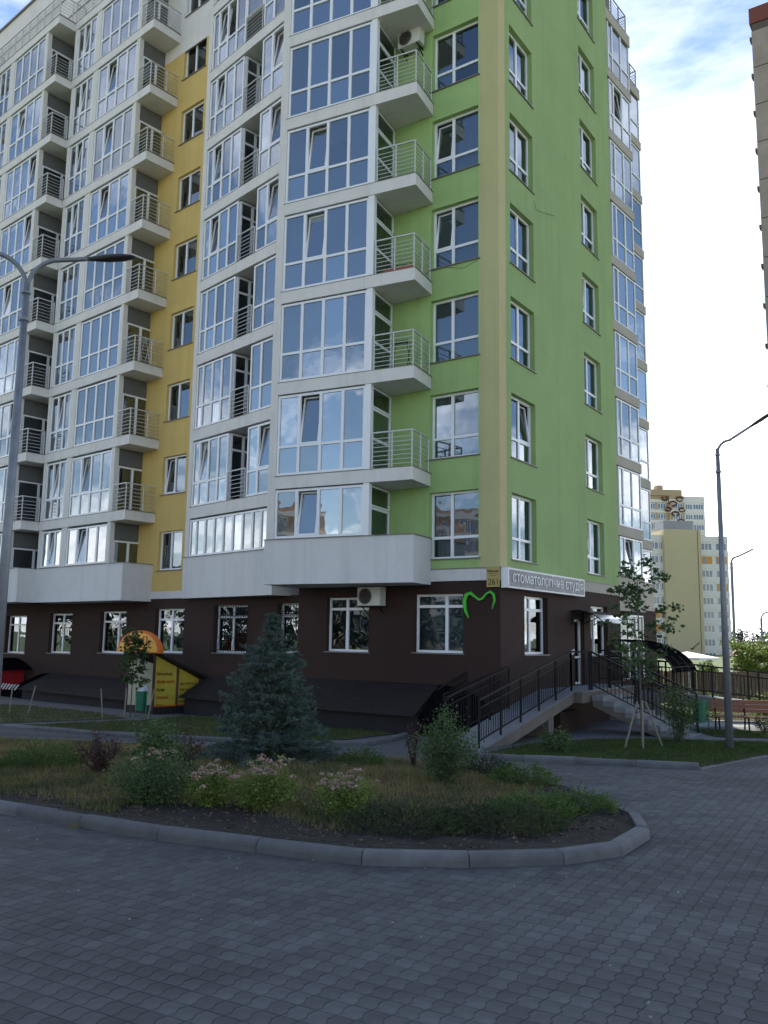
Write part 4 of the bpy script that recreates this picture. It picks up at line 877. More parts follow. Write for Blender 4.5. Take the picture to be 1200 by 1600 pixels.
# arched sign
sc, sr, sz = 2.38, 1.28, .76
def arc(r1, r2, o, zc=1.56): return [FY.P(sc+r1*math.cos(math.pi*t/20), o, zc+r2*math.sin(math.pi*t/20)) for t in range(21)]
def plate_(pa, pb, name, m):
    mb = MB(); n = len(pa); mb.add(pa+pb, [tuple(range(n)), tuple(range(2*n-1, n-1, -1))]+[(i, (i+1) % n, n+(i+1) % n, n+i) for i in range(n)]); return mb.build(name, m, ks, KL)
plate_(arc(sr, sz, 2.12), arc(sr, sz, 2.3), 'sign_box', ORANGE)
plate_(arc(sr*.91, sz*.86, 2.302, 1.60), arc(sr*.91, sz*.86, 2.31, 1.60), 'sign_face', ORANGEF)
for i, ch in enumerate('МЕБЛІ'):
    a = math.pi*(.83-.165*i); px_ = sc+sr*.60*math.cos(a); pz = 1.62+sz*.47*math.sin(a)
    place_text('letter', ch, FY, px_-.15 if ch != 'І' else px_-.05, px_+.18 if ch != 'І' else px_+.05, 2.32, pz-.08, .34+.05*math.sin(a), REDL, ks, .012, True)
place_text('small_lettering', 'від виробника', FY, sc-.3, sc+.32, 2.318, 1.63, .09, REDL, ks, .008, False)
for i, tx in enumerate(('Вітальні', 'Шафи-купе', 'Кухні', 'Спальні', 'Двері')):
    wdx = {0: .62, 1: .72, 2: .32, 3: .46, 4: .3}[i]; place_text('lettering', tx, KS, .14, .14+wdx, .045, .78-.27*i, .16, REDL if i % 2 else mat('brown_letter', (.16, .06, .01)), ks, .01, True)
for i, tx in enumerate(('050 970 70 14', '095 218 94 20', '066 034 02 61', 'mebli.com.ua')):
    place_text('lettering', tx, KS, 1.12, 1.12+.72, .045, .42-.2*i, .12, mat('brown_letter', (.16, .06, .01)), ks, .008, True)
# red kiosk at the left edge
rk = empty('red_booth', FY.P(-10.4, 1.5, gz(35)), 'red panelled basement booth with dark curved roof at the left edge', 'kiosk')
mb = MB(); fbox(mb, FY, -10.9, -9.6, .2, 1.5, -.7, .55); mb.build('red_panel', REDP, rk, FY.P(-10.4, 1.5, -.6))
mb = MB()
for i in range(10):
    a, b = i/10, (i+1)/10; z1_ = .55+.45*math.sin(math.pi*(.5+a/2)); z2_ = .55+.45*math.sin(math.pi*(.5+b/2)); s1__ = -11.0+1.9*a; s2__ = -11.0+1.9*b
    mb.hexa([FY.P(s1__, .05, z1_-.03), FY.P(s2__, .05, z2_-.03), FY.P(s2__, 1.7, z2_-.03), FY.P(s1__, 1.7, z1_-.03), FY.P(s1__, .05, z1_), FY.P(s2__, .05, z2_), FY.P(s2__, 1.7, z2_), FY.P(s1__, 1.7, z1_)])
mb.build('curved_roof', CARP, rk, FY.P(-10.4, 1.5, -.6))
# striped barrier board
e = empty('striped_board', FY.P(-8.4, 1.75, gz(34)), 'low board with slanted pale and dark stripes before the dark basement cover', 'board'); mb = MB()
for i in range(7):
    s = -9.0+i*.26; mb.hexa([FY.P(s, 1.70, -.25), FY.P(s+.12, 1.70, -.25), FY.P(s+.12, 1.72, -.25), FY.P(s, 1.72, -.25), FY.P(s+.16, 1.62, -.02), FY.P(s+.28, 1.62, -.02), FY.P(s+.28, 1.64, -.02), FY.P(s+.16, 1.64, -.02)])
mb.build('stripe', mat('pale_stripe', (.42, .43, .45)), e, FY.P(-8.4, 1.75, -.5))

# ------------------------------------------------------------------ street furniture
def lamp(x, y, htop, arms, label, group=None, r0=.085, r1=.05, z0=None, seg=.42):
    z0 = gz(y) if z0 is None else z0; e = empty('street_lamp', (x, y, z0), label, 'street lamp', group); LC = (x, y, z0)
    mb = MB(); mb.tube([(x, y, z0-.05), (x, y, z0+(htop-z0)*.985)], [r0, r1], 12); mb.build('pole', LAMPM, e, LC, smooth=True)
    mb = MB(); mb.tube([(x, y, htop-.75), (x, y, htop-.70)], r1*1.5, 10); mb.tube([(x, y, htop-.3), (x, y, htop-.27)], r1*1.4, 10); mb.build('collar', LAMPM, e, LC)
    for (dx, dy, rise, ln) in arms:
        d = Vector((dx, dy, 0)).normalized(); P0 = Vector((x, y, htop-.25)); pts = []
        for i in range(7):
            t = i/6*math.pi/2; pts.append(P0+d*(seg*(1-math.cos(t)))+Vector((0, 0, seg*1.1*math.sin(t))))
        end = pts[-1]+d*ln+Vector((0, 0, rise)); 
        for i in range(1, 5): pts.append(pts[6].lerp(end, i/4))
        mb = MB(); mb.tube(pts, [r1*.72]*len(pts), 8); mb.build('arm', LAMPM, e, LC, smooth=True)
        ax = (end-pts[6]).normalized(); sd_ = Vector((-d.y, d.x, 0)); upv = sd_.cross(ax); upv = upv if upv.z > 0 else -upv; mb = MB(); secs = [(-.05, .035, .03), (.1, .06, .045), (.28, .11, .05), (.5, .12, .045), (.66, .09, .025), (.72, .04, .01)]
        V = []
        for t, w_, h_ in secs:
            c = end+ax*t
            for k in range(8): an = 2*math.pi*k/8; V.append(c+sd_*w_*math.cos(an)+upv*h_*math.sin(an))
        F2 = [tuple(range(7, -1, -1)), tuple(len(V)-8+k for k in range(8))]
        for i in range(len(secs)-1):
            for k in range(8): F2.append((i*8+k, i*8+(k+1) % 8, (i+1)*8+(k+1) % 8, (i+1)*8+k))
        mb.add(V, F2); mb.build('lamp_head', LAMPD, e, LC, smooth=True)
    return e
lamp(-5.74, 13, 7.85, [(1, .12, .05, .44), (-.9, -.35, .35, .9)], 'tall grey double armed street lamp standing at the left edge of the picture', r0=.088, r1=.052, seg=.5)
lamp(8.59, 21.68, 7.3, [(1, -.45, .34, .55)], 'grey street lamp post on the lawn right of the clinic steps', r0=.098, r1=.05, seg=.3)
lamp(35.0, 86, 10.3, [(1, -.15, .75, 1.5)], 'small distant street lamp beside the right edge of the far yellow block', 'far street lamps', .14, .15, seg=.6)
lamp(43.0, 98, 5.0, [(1, -.1, .05, 1.4)], 'small pale distant street lamp in front of the forest', 'far street lamps', .12, .13, seg=.8)

def bin_(x, y, rot, label, bag=False, h=.62, r=.2):
    z = gz(y); e = empty('litter_bin', (x, y, z), label, 'litter bin'); LC = (x, y, z); mb = MB(); V = []; n = 14
    for zz_, rr_ in ((.24, r*.86), (.24+h, r)):
        for k in range(n): a = 2*math.pi*k/n; V.append((x+rr_*math.cos(a), y+rr_*math.sin(a), z+zz_))
    for zz_, rr_ in ((.24+h, r*.93), (.3, r*.8)):
        for k in range(n): a = 2*math.pi*k/n; V.append((x+rr_*math.cos(a), y+rr_*math.sin(a), z+zz_))
    F2 = []
    for i in range(3):
        for k in range(n): F2.append((i*n+k, i*n+(k+1) % n, (i+1)*n+(k+1) % n, (i+1)*n+k))
    F2.append(tuple(range(n-1, -1, -1))); F2.append(tuple(3*n+k for k in range(n))); mb.add(V, F2); mb.build('bin_body', BIN, e, LC, smooth=False)
    d = Vector((math.cos(rot), math.sin(rot), 0)); mb = MB(); c = Vector(LC)
    for s in (-1, 1): mb.bar(c+d*s*(r+.04), c+d*s*(r+.03)+Vector((0, 0, .24+h+.02)), .028)
    mb.bar(c+d*-(r+.04)+Vector((0, 0, .06)), c+d*(r+.04)+Vector((0, 0, .06)), .028); mb.build('bin_frame', BIN, e, LC)
    if bag:
        V = []; F2 = []; nl = 6
        for i in range(nl+1):
            for k in range(10):
                a = 2*math.pi*k/10; t = i/nl; q = r*.8*math.sin(math.pi*(.35+.65*t))*(1+.2*math.sin(k*2.3+i)); V.append((x+q*math.cos(a)+.02*i, y+q*math.sin(a), z+.24+h-.05+.24*t))
        for i in range(nl):
            for k in range(10): F2.append((i*10+k, i*10+(k+1) % 10, (i+1)*10+(k+1) % 10, (i+1)*10+k))
        mb = MB(); mb.add(V, F2); o = mb.build('rubbish_bag', mat('pale_plastic', (.5, .55, .62), .35), None, (x, y, z+.85)); tag(o, 'pale crumpled rubbish bag sticking out of the green bin by the furniture kiosk', 'bag')
    return e
bin_(-7.9, 28.85, R(-30), 'green litter bin with a pale bag beside the furniture kiosk', True)
bin_(9.95, 27.4, R(-20), 'green litter bin between the clinic steps and the wooden bench', False, .68, .22)
# bench
bx, by, br = 11.42, 27.75, R(-8); e = empty('park_bench', (bx, by, gz(by)), 'brown wooden slatted bench with black metal frame beyond the lamp post', 'bench'); BF = Fr((bx-.95, by), br); BZ = gz(by); BL = (bx, by, BZ)
for i, (o_, z_) in enumerate(((.0, .42), (.12, .425), (.24, .425), (.36, .42))): mb = MB(); fbox(mb, BF, 0, 1.95, o_, o_+.10, BZ+z_, BZ+z_+.035); mb.build('seat_slat', WOOD, e, BL)
for i, z_ in enumerate((.56, .70, .84)): mb = MB(); oo = .42+.05*i; fbox(mb, BF, -.02, 1.97, oo-.45+.02-.1, oo-.45+.05-.1, BZ+z_-.02, BZ+z_+.09); mb.build('back_slat', WOOD, e, BL)
for s in (.12, 1.0, 1.83):
    mb = MB(); mb.bar(BF.P(s, .0, BZ+.42), BF.P(s, -.08, BZ), .04); mb.bar(BF.P(s, .40, BZ+.42), BF.P(s, .46, BZ), .04); mb.bar(BF.P(s, 0, BZ+.4), BF.P(s, .44, BZ+.4), .035); mb.bar(BF.P(s, -.02, BZ+.4), BF.P(s, -.13, BZ+.95), .035); mb.build('bench_leg', BLACK, e, BL)
# stakes around young trees
def stake(p0, p1, label, grp=None):
    mb = MB(); mb.tube([p0, p1], .022, 6); o = mb.build('tree_stake', STAKE, None, p0); tag(o, label, 'stake', grp)
zt_ = gz(21.6)
stake((5.95, 21.5, zt_), (6.28, 21.45, zt_+1.15), 'left slanting pale stake propping the young tree by the clinic steps')
stake((7.0, 21.85, zt_), (6.52, 21.6, zt_+1.15), 'right slanting pale stake propping the young tree by the clinic steps')
stake((6.33, 21.25, zt_), (6.36, 21.3, zt_+1.2), 'upright middle stake of the young tree by the clinic steps')
for x0, y0, x1, lb in ((-8.9, 28.1, -9.0, 'leaning stake left of the sapling by the furniture kiosk'), (-8.35, 28.6, -8.33, 'upright pale stake at the sapling by the furniture kiosk'), (-7.45, 28.1, -7.3, 'leaning stake just right of the kiosk litter bin'), (-12.4, 29.3, -12.35, 'upright stake standing on the far left lawn'), (-11.9, 29.6, -11.7, 'leaning stake standing on the far left lawn')):
    stake((x0, y0, gz(y0)), (x1, y0, gz(y0)+.95), lb)

# ------------------------------------------------------------------ plants
def leaves(C_, size, n_per=1, flat=.4, aspect=.55, normal=None):
    """C_ (n,3) leaf centres -> folded diamond leaves"""
    n = len(C_); a = rng.normal(0, 1, (n, 3)); a[:, 2] *= flat; a /= np.linalg.norm(a, axis=1)[:, None]
    b = rng.normal(0, 1, (n, 3)); b -= (b*a).sum(1)[:, None]*a; b /= np.linalg.norm(b, axis=1)[:, None]; c = np.cross(a, b)
    s = (size*(.6+.8*rng.random(n)))[:, None]
    V = np.stack([C_-a*s*.5, C_+b*s*aspect*.5+c*s*.08, C_+a*s*.5, C_-b*s*aspect*.5+c*s*.08], 1).reshape(-1, 3)
    i = np.arange(n)*4; F_ = np.stack([np.stack([i, i+1, i+2], 1), np.stack([i, i+2, i+3], 1)], 1).reshape(-1, 3)
    return V, F_
def merge(parts):
    V = []; F_ = []; o = 0
    for v, f in parts: V.append(v); F_.append(f+o); o += len(v)
    return np.concatenate(V), np.concatenate(F_)
def needles(P0, D, ln, n, w=.004, spread=.9, lit=1.):
    """brush of n needles per twig; twig from P0 along unit D of length ln"""
    m = len(P0); t = rng.random((m, n)); base_ = P0[:, None]+D[:, None]*(t*ln[:, None])[:, :, None]
    r = rng.normal(0, 1, (m, n, 3)); r -= (r*D[:, None]).sum(2, keepdims=True)*D[:, None]; r /= np.linalg.norm(r, axis=2, keepdims=True)
    nd_ = r*spread+D[:, None]*(1.1-spread*.4); nd_ /= np.linalg.norm(nd_, axis=2, keepdims=True)
    L_ = (.030*lit*(.7+.6*rng.random((m, n))))[:, :, None]; side = np.cross(nd_, rng.normal(0, 1, (m, n, 3))); side /= np.linalg.norm(side, axis=2, keepdims=True)
    V = np.stack([base_-side*w, base_+side*w, base_+nd_*L_], 2).reshape(-1, 3); i = np.arange(m*n)*3; return V, np.stack([i, i+1, i+2], 1)
# blue spruce
def spruce(x, y, h, rad, label):
    z = gz(y)+.12; e = empty('blue_spruce', (x, y, z), label, 'tree'); LC = (x, y, z)
    mb = MB(); mb.tube([(x, y, z-.1), (x+.02, y, z+h*.5), (x, y, z+h-.05)], [.055, .03, .008], 8); mb.build('trunk', BARK, e, LC)
    P0 = []; D = []; LN = []; br_ = MB()
    lev = 0; zz_ = .04
    while zz_ < h-.06:
        t = zz_/h; rlev = rad*(1-t)**.92*(1 if t < .82 else .92)+.035; rlev *= (.86+.28*rng.random())*(.74 if t > .74 else 1); nb = int(7+6*(1-t))
        a0 = rng.random()*6.28
        for i in range(nb):
            a = a0+6.283*i/nb+rng.normal(0, .2); ll = rlev*(.82+.32*rng.random()); dr_ = np.array([math.cos(a), math.sin(a)]); elev = -.10+.55*t+rng.normal(0, .07)
            st = np.array([x, y, z+zz_+rng.normal(0, .03)]); seg_ = max(3, int(ll/.08)); prev = st
            for s in range(1, seg_+1):
                f = s/seg_; p = st+np.array([dr_[0]*ll*f, dr_[1]*ll*f, ll*(elev*f-.14*f*f+.20*f**3)])
                if s % 2 == 0: br_.bar(tuple(prev), tuple(p), .012*(1.2-f), n=3)
                d = p-prev; d /= np.linalg.norm(d)
                if f > .18:
                    P0.append(prev); D.append(d); LN.append(np.linalg.norm(p-prev)+.015)
                    for sgn in (-1, 1):
                        for rep in range(2 if f < .85 else 3):
                            la = a+sgn*(.75+.35*rng.random()); q = np.array([math.cos(la), math.sin(la), .10+rng.normal(0, .16)]); q /= np.linalg.norm(q); w2 = (.05+.19*(1-abs(f-.55)))*(.5+.8*rng.random())*(.45+.75*ll/rad)
                            s2 = prev+(p-prev)*rng.random()
                            P0.append(s2); D.append(q); LN.append(w2)
                            if w2 > .11:
                                for r3 in range(2):
                                    q3 = q+np.array([rng.normal(0, .5), rng.normal(0, .5), rng.normal(.05, .25)]); q3 /= np.linalg.norm(q3); P0.append(s2+q*w2*(.35+.4*rng.random())); D.append(q3); LN.append(w2*.5)
                prev = p
        zz_ += .085+.05*rng.random()+.02*(1-t)
    P0 = np.array(P0); D = np.array(D); LN = np.array(LN); br_.build('branches', BARK, e, LC, recalc=False)
    V, F_ = needles(P0, D, LN, 34, .0042, .85, 1.0); fastmesh('needles', V, F_, SPRUCE, e, loc=LC, kind='stuff'); return len(F_)
spruce(-2.12, 16.85, 2.86, 1.22, 'blue green spruce with dense layered branches in the middle of the planted island')

def shrub(x, y, r, h, n, size, m, label, cat='shrub', name='shrub', stems=8, z=None, group=None, shell=.35, sparse=None, flowers=None, lop=None, up=1.0, base=.0, flat=.5, twigl=0):
    z = gz(y) if z is None else z; e = empty(name, (x, y, z), label, cat, group); LC = (x, y, z); mb = MB(); cs = []
    rx, ry = (r if hasattr(r, '__len__') else (r, r))
    tips = []
    for i in range(stems):
        a = rng.random()*6.28; rr_ = math.sqrt(rng.random()); tp = np.array([x+rx*rr_*.85*math.cos(a), y+ry*rr_*.85*math.sin(a), z+h*(.65+.4*rng.random())*(1-.35*rr_*rr_)])
        b0 = np.array([x+rng.normal(0, rx*.12), y+rng.normal(0, ry*.12), z-.02]); md = (b0+tp)/2+np.array([rng.normal(0, rx*.1), rng.normal(0, ry*.1), h*.05])
        mb.tube([b0, md, tp], [.010, .007, .003], 4); tips.append((b0, md, tp))
    mb.build('stems', BARK if m is not LEAFB else mat('reddish_twigs', (.06, .03, .025)), e, LC, recalc=False)
    # leaf clumps along the stems
    per = max(1, n//stems)
    for b0, md, tp in tips:
        t = rng.random(per)**.65*(1-base)+base; pts = np.where((t < .5)[:, None], b0+(md-b0)*(t*2)[:, None], md+(tp-md)*((t-.5)*2)[:, None])
        sp = (rx+ry)/2*shell*(.4+.8*(1-np.abs(t-.6)))[:, None]
        pts = pts+rng.normal(0, 1, (per, 3))*sp*np.array([1, 1, .7]); cs.append(pts)
    cs = np.concatenate(cs); cs = cs[cs[:, 2] > z+.01]
    V, F_ = leaves(cs, size, flat=flat); fastmesh('foliage', V, F_, m, e, loc=LC, kind='stuff')
    if flowers:
        k, fs = flowers; sel = cs[np.argsort(cs[:, 2]-.25*(cs[:, 1]-y))[-max(k*8, 30):]]; sel = sel[rng.choice(len(sel), k)]
        pts = []; 
        for c in sel: q = rng.normal(0, 1, (26, 3))*np.array([fs*.55, fs*.55, fs*.14]); q[:, 2] -= (q[:, 0]**2+q[:, 1]**2)/fs*.35; pts.append(c+q+np.array([0, 0, .03]))
        V, F_ = leaves(np.concatenate(pts), .022, flat=.3, aspect=.9); fastmesh('flower_heads', V, F_, PINK, e, loc=LC, kind='stuff')
    return e
iz_ = lambda x, y: float(iz(np.array(x), np.array(y)))
SH = [
 ((-3.05, 12.15), (.72, .48), .62, 5200, .042, LEAFS, 'green spirea bush without blossom at the left end of the flowering row', dict(flowers=(10, .035))),
 ((-2.28, 11.95), (.40, .36), .54, 3400, .038, LEAFY, 'spirea bush with faded pink blossom, leftmost of the flowering ones', dict(flowers=(26, .045))),
 ((-1.50, 11.8), (.52, .40), .60, 5000, .038, LEAFY, 'widest pink flowering spirea bush in front of the spruce', dict(flowers=(44, .045))),
 ((-.42, 11.42), (.44, .36), .56, 4400, .037, LEAFY, 'round pink flowering spirea bush standing apart on the right of the row', dict(flowers=(34, .045))),
]
for (xy_, r_, h_, n_, s_, m_, lb, kw) in SH: shrub(*xy_, r_, h_, n_, s_, m_, lb, 'flowering shrub', 'spirea_bush', 16, iz_(*xy_)-.03, shell=.26, **kw)
shrub(-4.6, 14.55, (.48, .4), .78, 2200, .034, LEAFB, 'dark purple barberry with bare looking twigs at the left of the island', 'shrub', 'barberry_bush', 26, iz_(-4.6, 14.5), shell=.10, flat=.8)
shrub(-3.35, 13.4, (.45, .38), 1.0, 2800, .055, LEAFS, 'tall loose green shrub between the barberry and the spruce', 'shrub', 'leafy_shrub', 14, iz_(-3.4, 13.4), shell=.26)
shrub(-3.25, 14.9, (.35, .3), .80, 900, .034, LEAFB, 'small purple twiggy shrub just left of the spruce', 'shrub', 'barberry_bush', 18, iz_(-3.2, 14.9), shell=.10, flat=.8)
shrub(.62, 16.0, (.20, .2), .98, 900, .032, LEAFB, 'upright thin reddish columnar twigs left of the grey green shrub', 'shrub', 'columnar_barberry', 9, iz_(.6, 16), shell=.09, flat=.8)
shrub(1.05, 14.0, (.50, .45), 1.15, 5200, .045, LEAFS, 'bushy grey green shrub at the right of the island before the ramp', 'shrub', 'leafy_shrub', 22, iz_(1., 14.), shell=.24)
shrub(-2.1, 27.3, (.45, .4), 1.30, 1600, .060, LEAFY, 'yellow green lilac bush behind the spruce against the brown wall', 'shrub', 'lilac_bush', 12, shell=.28)
shrub(4.05, 20.35, (.42, .36), .62, 1100, .07, LEAFS, 'small green bush on the lawn in front of the ramp', 'shrub', 'leafy_shrub', 10, shell=.25)
shrub(7.75, 23.0, (.55, .45), 1.75, 2600, .06, LEAFS, 'tall dark green bush leaning against the clinic stairs', 'shrub', 'leafy_shrub', 16, shell=.24)
shrub(11.35, 25.9, (.38, .3), .70, 1100, .05, JUNI, 'small dark conifer bush in front of the wooden bench', 'shrub', 'dwarf_conifer', 12, shell=.2)
# juniper mats: low sprays
def juniper(x, y, r, h, n, m, label, z=None):
    z = iz_(x, y) if z is None else z; e = empty('creeping_juniper', (x, y, z), label, 'juniper'); LC = (x, y, z)
    a = rng.random(n)*6.283; rr_ = np.sqrt(rng.random(n)); P0 = np.column_stack([x+r[0]*rr_*np.cos(a), y+r[1]*rr_*np.sin(a), z+h*(1-rr_**2)*rng.random(n)+.0])
    D = np.column_stack([np.cos(a)*.8+rng.normal(0, .5, n), np.sin(a)*.8+rng.normal(0, .5, n), .45+rng.normal(0, .3, n)]); D /= np.linalg.norm(D, axis=1)[:, None]
    LN = .10+.12*rng.random(n); mb = MB()
    for i in range(min(24, n)): mb.tube([(x, y, z-.02), tuple(P0[i])], [.012, .004], 4)
    mb.build('stems', BARK, e, LC, recalc=False)
    V, F_ = needles(P0, D, LN, 22, .0062, .55, 1.0); fastmesh('foliage', V, F_, m, e, loc=LC, kind='stuff')
juniper(.35, 10.85, (.85, .55), .26, 620, JUNI, 'dark creeping juniper spilling over the front kerb right of the flowering bushes')
juniper(1.45, 11.0, (.80, .55), .30, 620, JUNI, 'dark creeping juniper in the middle of the front edge of the island')
juniper(2.05, 11.75, (.55, .55), .26, 420, JUNL, 'bright green creeping juniper near the tip of the island')
juniper(2.75, 12.3, (.45, .45), .22, 320, JUNL, 'smaller bright green juniper at the back kerb near the island tip')
juniper(2.35, 14.4, (.50, .40), .30, 360, JUNL, 'light green juniper on the back edge of the island')
juniper(1.85, 15.6, (.42, .40), .32, 300, JUNI, 'low green bush with tiny white blossom on the back edge of the island')
juniper(-5.95, 15.6, (.70, .50), .42, 620, JUNL, 'mid green spreading juniper at the far left of the island')
juniper(-.35, 16.4, (.35, .3), .30, 260, JUNL, 'small juniper tuft at the right foot of the spruce')

def tree(x, y, h, crown, label, nl=2600, size=.10, m=LEAFM, name='young_tree', trunk=.03, br=26, z=None, cat='tree', group=None, spread=.3, low=.35, clump=.16):
    z = gz(y) if z is None else z; e = empty(name, (x, y, z), label, cat, group); LC = (x, y, z); mb = MB(); lean = rng.normal(0, .02, 2)
    tr_ = [(x+lean[0]*h*t, y+lean[1]*h*t, z-.05+h*t) for t in (0, .3, .6, .9)]; mb.tube(tr_, [trunk, trunk*.8, trunk*.5, trunk*.2], 8); mb.build('trunk', BARK, e, LC)
    mb = MB(); cs = []
    for i in range(br):
        t = low+(1-low)*(i+.5)/br; a = i*2.4+rng.normal(0, .3); rl = crown*(1.15-abs(t-.6)*1.3)*(.65+.5*rng.random()); b0 = np.array([x+lean[0]*h*t*.9, y+lean[1]*h*t*.9, z+h*t*.88])
        tp = b0+np.array([math.cos(a)*rl, math.sin(a)*rl, rl*(.35+.5*rng.random())]); md = (b0+tp)/2+np.array([0, 0, -rl*.05]); mb.tube([b0, md, tp], [trunk*.3, trunk*.2, .003], 4)
        k = max(3, nl//br//12)
        for j in range(k):
            f = .35+.65*(j+rng.random())/k; c = b0+(tp-b0)*f+rng.normal(0, clump*.5, 3); cs.append(c+rng.normal(0, 1, (12, 3))*np.array([clump*.55, clump*.55, clump*.28]))
    mb.build('branches', BARK, e, LC, recalc=False); V, F_ = leaves(np.concatenate(cs), size, flat=.35, aspect=.8); fastmesh('crown', V, F_, m, e, loc=LC, kind='stuff'); return e
tree(6.4, 21.55, 5.0, .90, 'young leafy maple propped by stakes in front of the clinic stairs', 1700, .105, trunk=.028, br=24, low=.36, clump=.15)
tree(-8.28, 29.0, 3.0, .42, 'slender sapling in front of the furniture kiosk', 1200, .10, trunk=.022, br=16, low=.38, clump=.13)
# trees beyond the ramp, sunlit
tree(19.6, 46, 2.7, 1.3, 'broad sunlit tree beyond the access ramp, left of the red roofed stall', 4200, .15, LEAFY, 'broadleaf_tree', .06, 30, low=.2, clump=.28)
tree(16.9, 45, 1.9, .6, 'small bright yellow green tree in front of the far yellow block', 1600, .13, LEAFY, 'broadleaf_tree', .04, 16, low=.15, clump=.2)
tree(22.0, 47, 1.9, 1.2, 'lower sunlit tree near the right edge behind the fence', 3600, .20, LEAFY, 'broadleaf_tree', .07, 24, low=.15, clump=.35)
for i, (x, y, s_) in enumerate(((12.2, 33.3, .5), (14.4, 33.0, .6), (16.8, 32.6, .6))):
    shrub(x, y, (.7, .6), 1.0, 1100, .09, LEAFY, ('sunlit low bush behind the ramp, left of the lamp post', 'sunlit low bush behind the ramp railing above the bench', 'sunlit low bush behind the ramp at the right edge')[i], 'shrub', 'leafy_shrub', 12, shell=.25)
# planter leaves
V, F_ = leaves(PLANTER[1], .06); fastmesh('plants', V, F_, LEAFS, PLANTER[0], kind='stuff')

# grass
def blades(P, zf, hmin, hmax, w, name, m, dry=None):
    n = len(P); z = zf(P[:, 0], P[:, 1]); b0 = np.column_stack([P, z]); a = rng.random(n)*6.283; tf = .5+.5*np.sin(P[:, 0]*7.1+2*np.sin(P[:, 1]*5.3))*np.sin(P[:, 1]*8.7+1.7*np.sin(P[:, 0]*4.1)); h = (hmin+(hmax-hmin)*rng.random(n))*(.55+.9*tf)
    s_ = np.column_stack([np.cos(a), np.sin(a), np.zeros(n)])*w; tip = b0+np.column_stack([rng.normal(0, .35, n)*h, rng.normal(0, .35, n)*h, h]); V = np.stack([b0-s_, b0+s_, tip], 1).reshape(-1, 3)
    i = np.arange(n)*3; o = fastmesh(name, V, np.stack([i, i+1, i+2], 1), m); o['kind'] = 'stuff'; return o
ins = [(p[0]+(cx0-p[0])*.03, p[1]+(cy0-p[1])*.055) for p in isl]
Pi = interior(ins, 150000)
# bare soil along the front rim of the island
def front_dist(P):
    d = np.full(len(P), 9.)
    fr_ = isl[3:16]
    for a, b in zip(fr_, fr_[1:]):
        a = np.array(a); b = np.array(b); ab = b-a; t = np.clip(((P-a)@ab)/(ab@ab), 0, 1); d = np.minimum(d, np.linalg.norm(P-(a+t[:, None]*ab), axis=1))
    return d
fd = front_dist(Pi); bare = np.where(Pi[:, 0] > -3.4, 1.35, .35)+.35*np.sin(Pi[:, 0]*2.3)+rng.normal(0, .12, len(Pi)); bare = np.maximum(bare, .3)
keep = fd > bare
Pi = Pi[keep]
blades(Pi, iz, .03, .095, .0058, 'island_grass', GRASSD)
lg = interior(ins, 500); blades(lg[front_dist(lg) > 1.0], iz, .18, .42, .0035, 'tall_grass', GRASSD)
for pg, n_ in ((lawnL, 16000), (lawnL2, 12000), (lawnM, 7000), (lawnR, 42000), (lawnR2, 20000), (lawnR3, 16000)):
    blades(interior(pg, n_), lambda x, y: gzn(y)+.03, .03, .075, .007, 'lawn_grass', GRASS)
# litter on the soil and pale grit on the paving
Ps = interior(ins, 9000); Ps = Ps[front_dist(Ps) < 1.7][:2600]; Cs = np.column_stack([Ps, iz(Ps[:, 0], Ps[:, 1])+.012]); V, F_ = leaves(Cs, .045, flat=.25, aspect=.7)
fastmesh('dead_leaves', V, F_, mat('dead_leaf', (.07, .05, .03), .95, .3, 9, island=.5, col2=(.14, .10, .06)))['kind'] = 'stuff'
Pg = np.column_stack([rng.uniform(-7, 9, 260), rng.uniform(5, 18, 260)]); Pg = Pg[~inpoly(Pg[:, 0], Pg[:, 1], isl) & inpoly(Pg[:, 0], Pg[:, 1], pavepoly)]; mb = MB()
for x_, y_ in Pg: q = .006+.008*rng.random(); z_ = gz(y_)+.036; mb.add([(x_+q, y_, z_), (x_-q, y_+q*.5, z_), (x_, y_-q, z_), (x_, y_, z_+q)], [(0, 1, 3), (1, 2, 3), (2, 0, 3)])
mb.build('grit', mat('pale_grit', (.35, .34, .32), .9, .3, 9), None)['kind'] = 'stuff'
# weeds in the kerb joint
P = np.column_stack([rng.normal(-3.78, .05, 60), rng.normal(11.10, .04, 60)]); blades(P, lambda x, y: gzn(y)+.03, .03, .09, .004, 'kerb_weed', GRASSD)

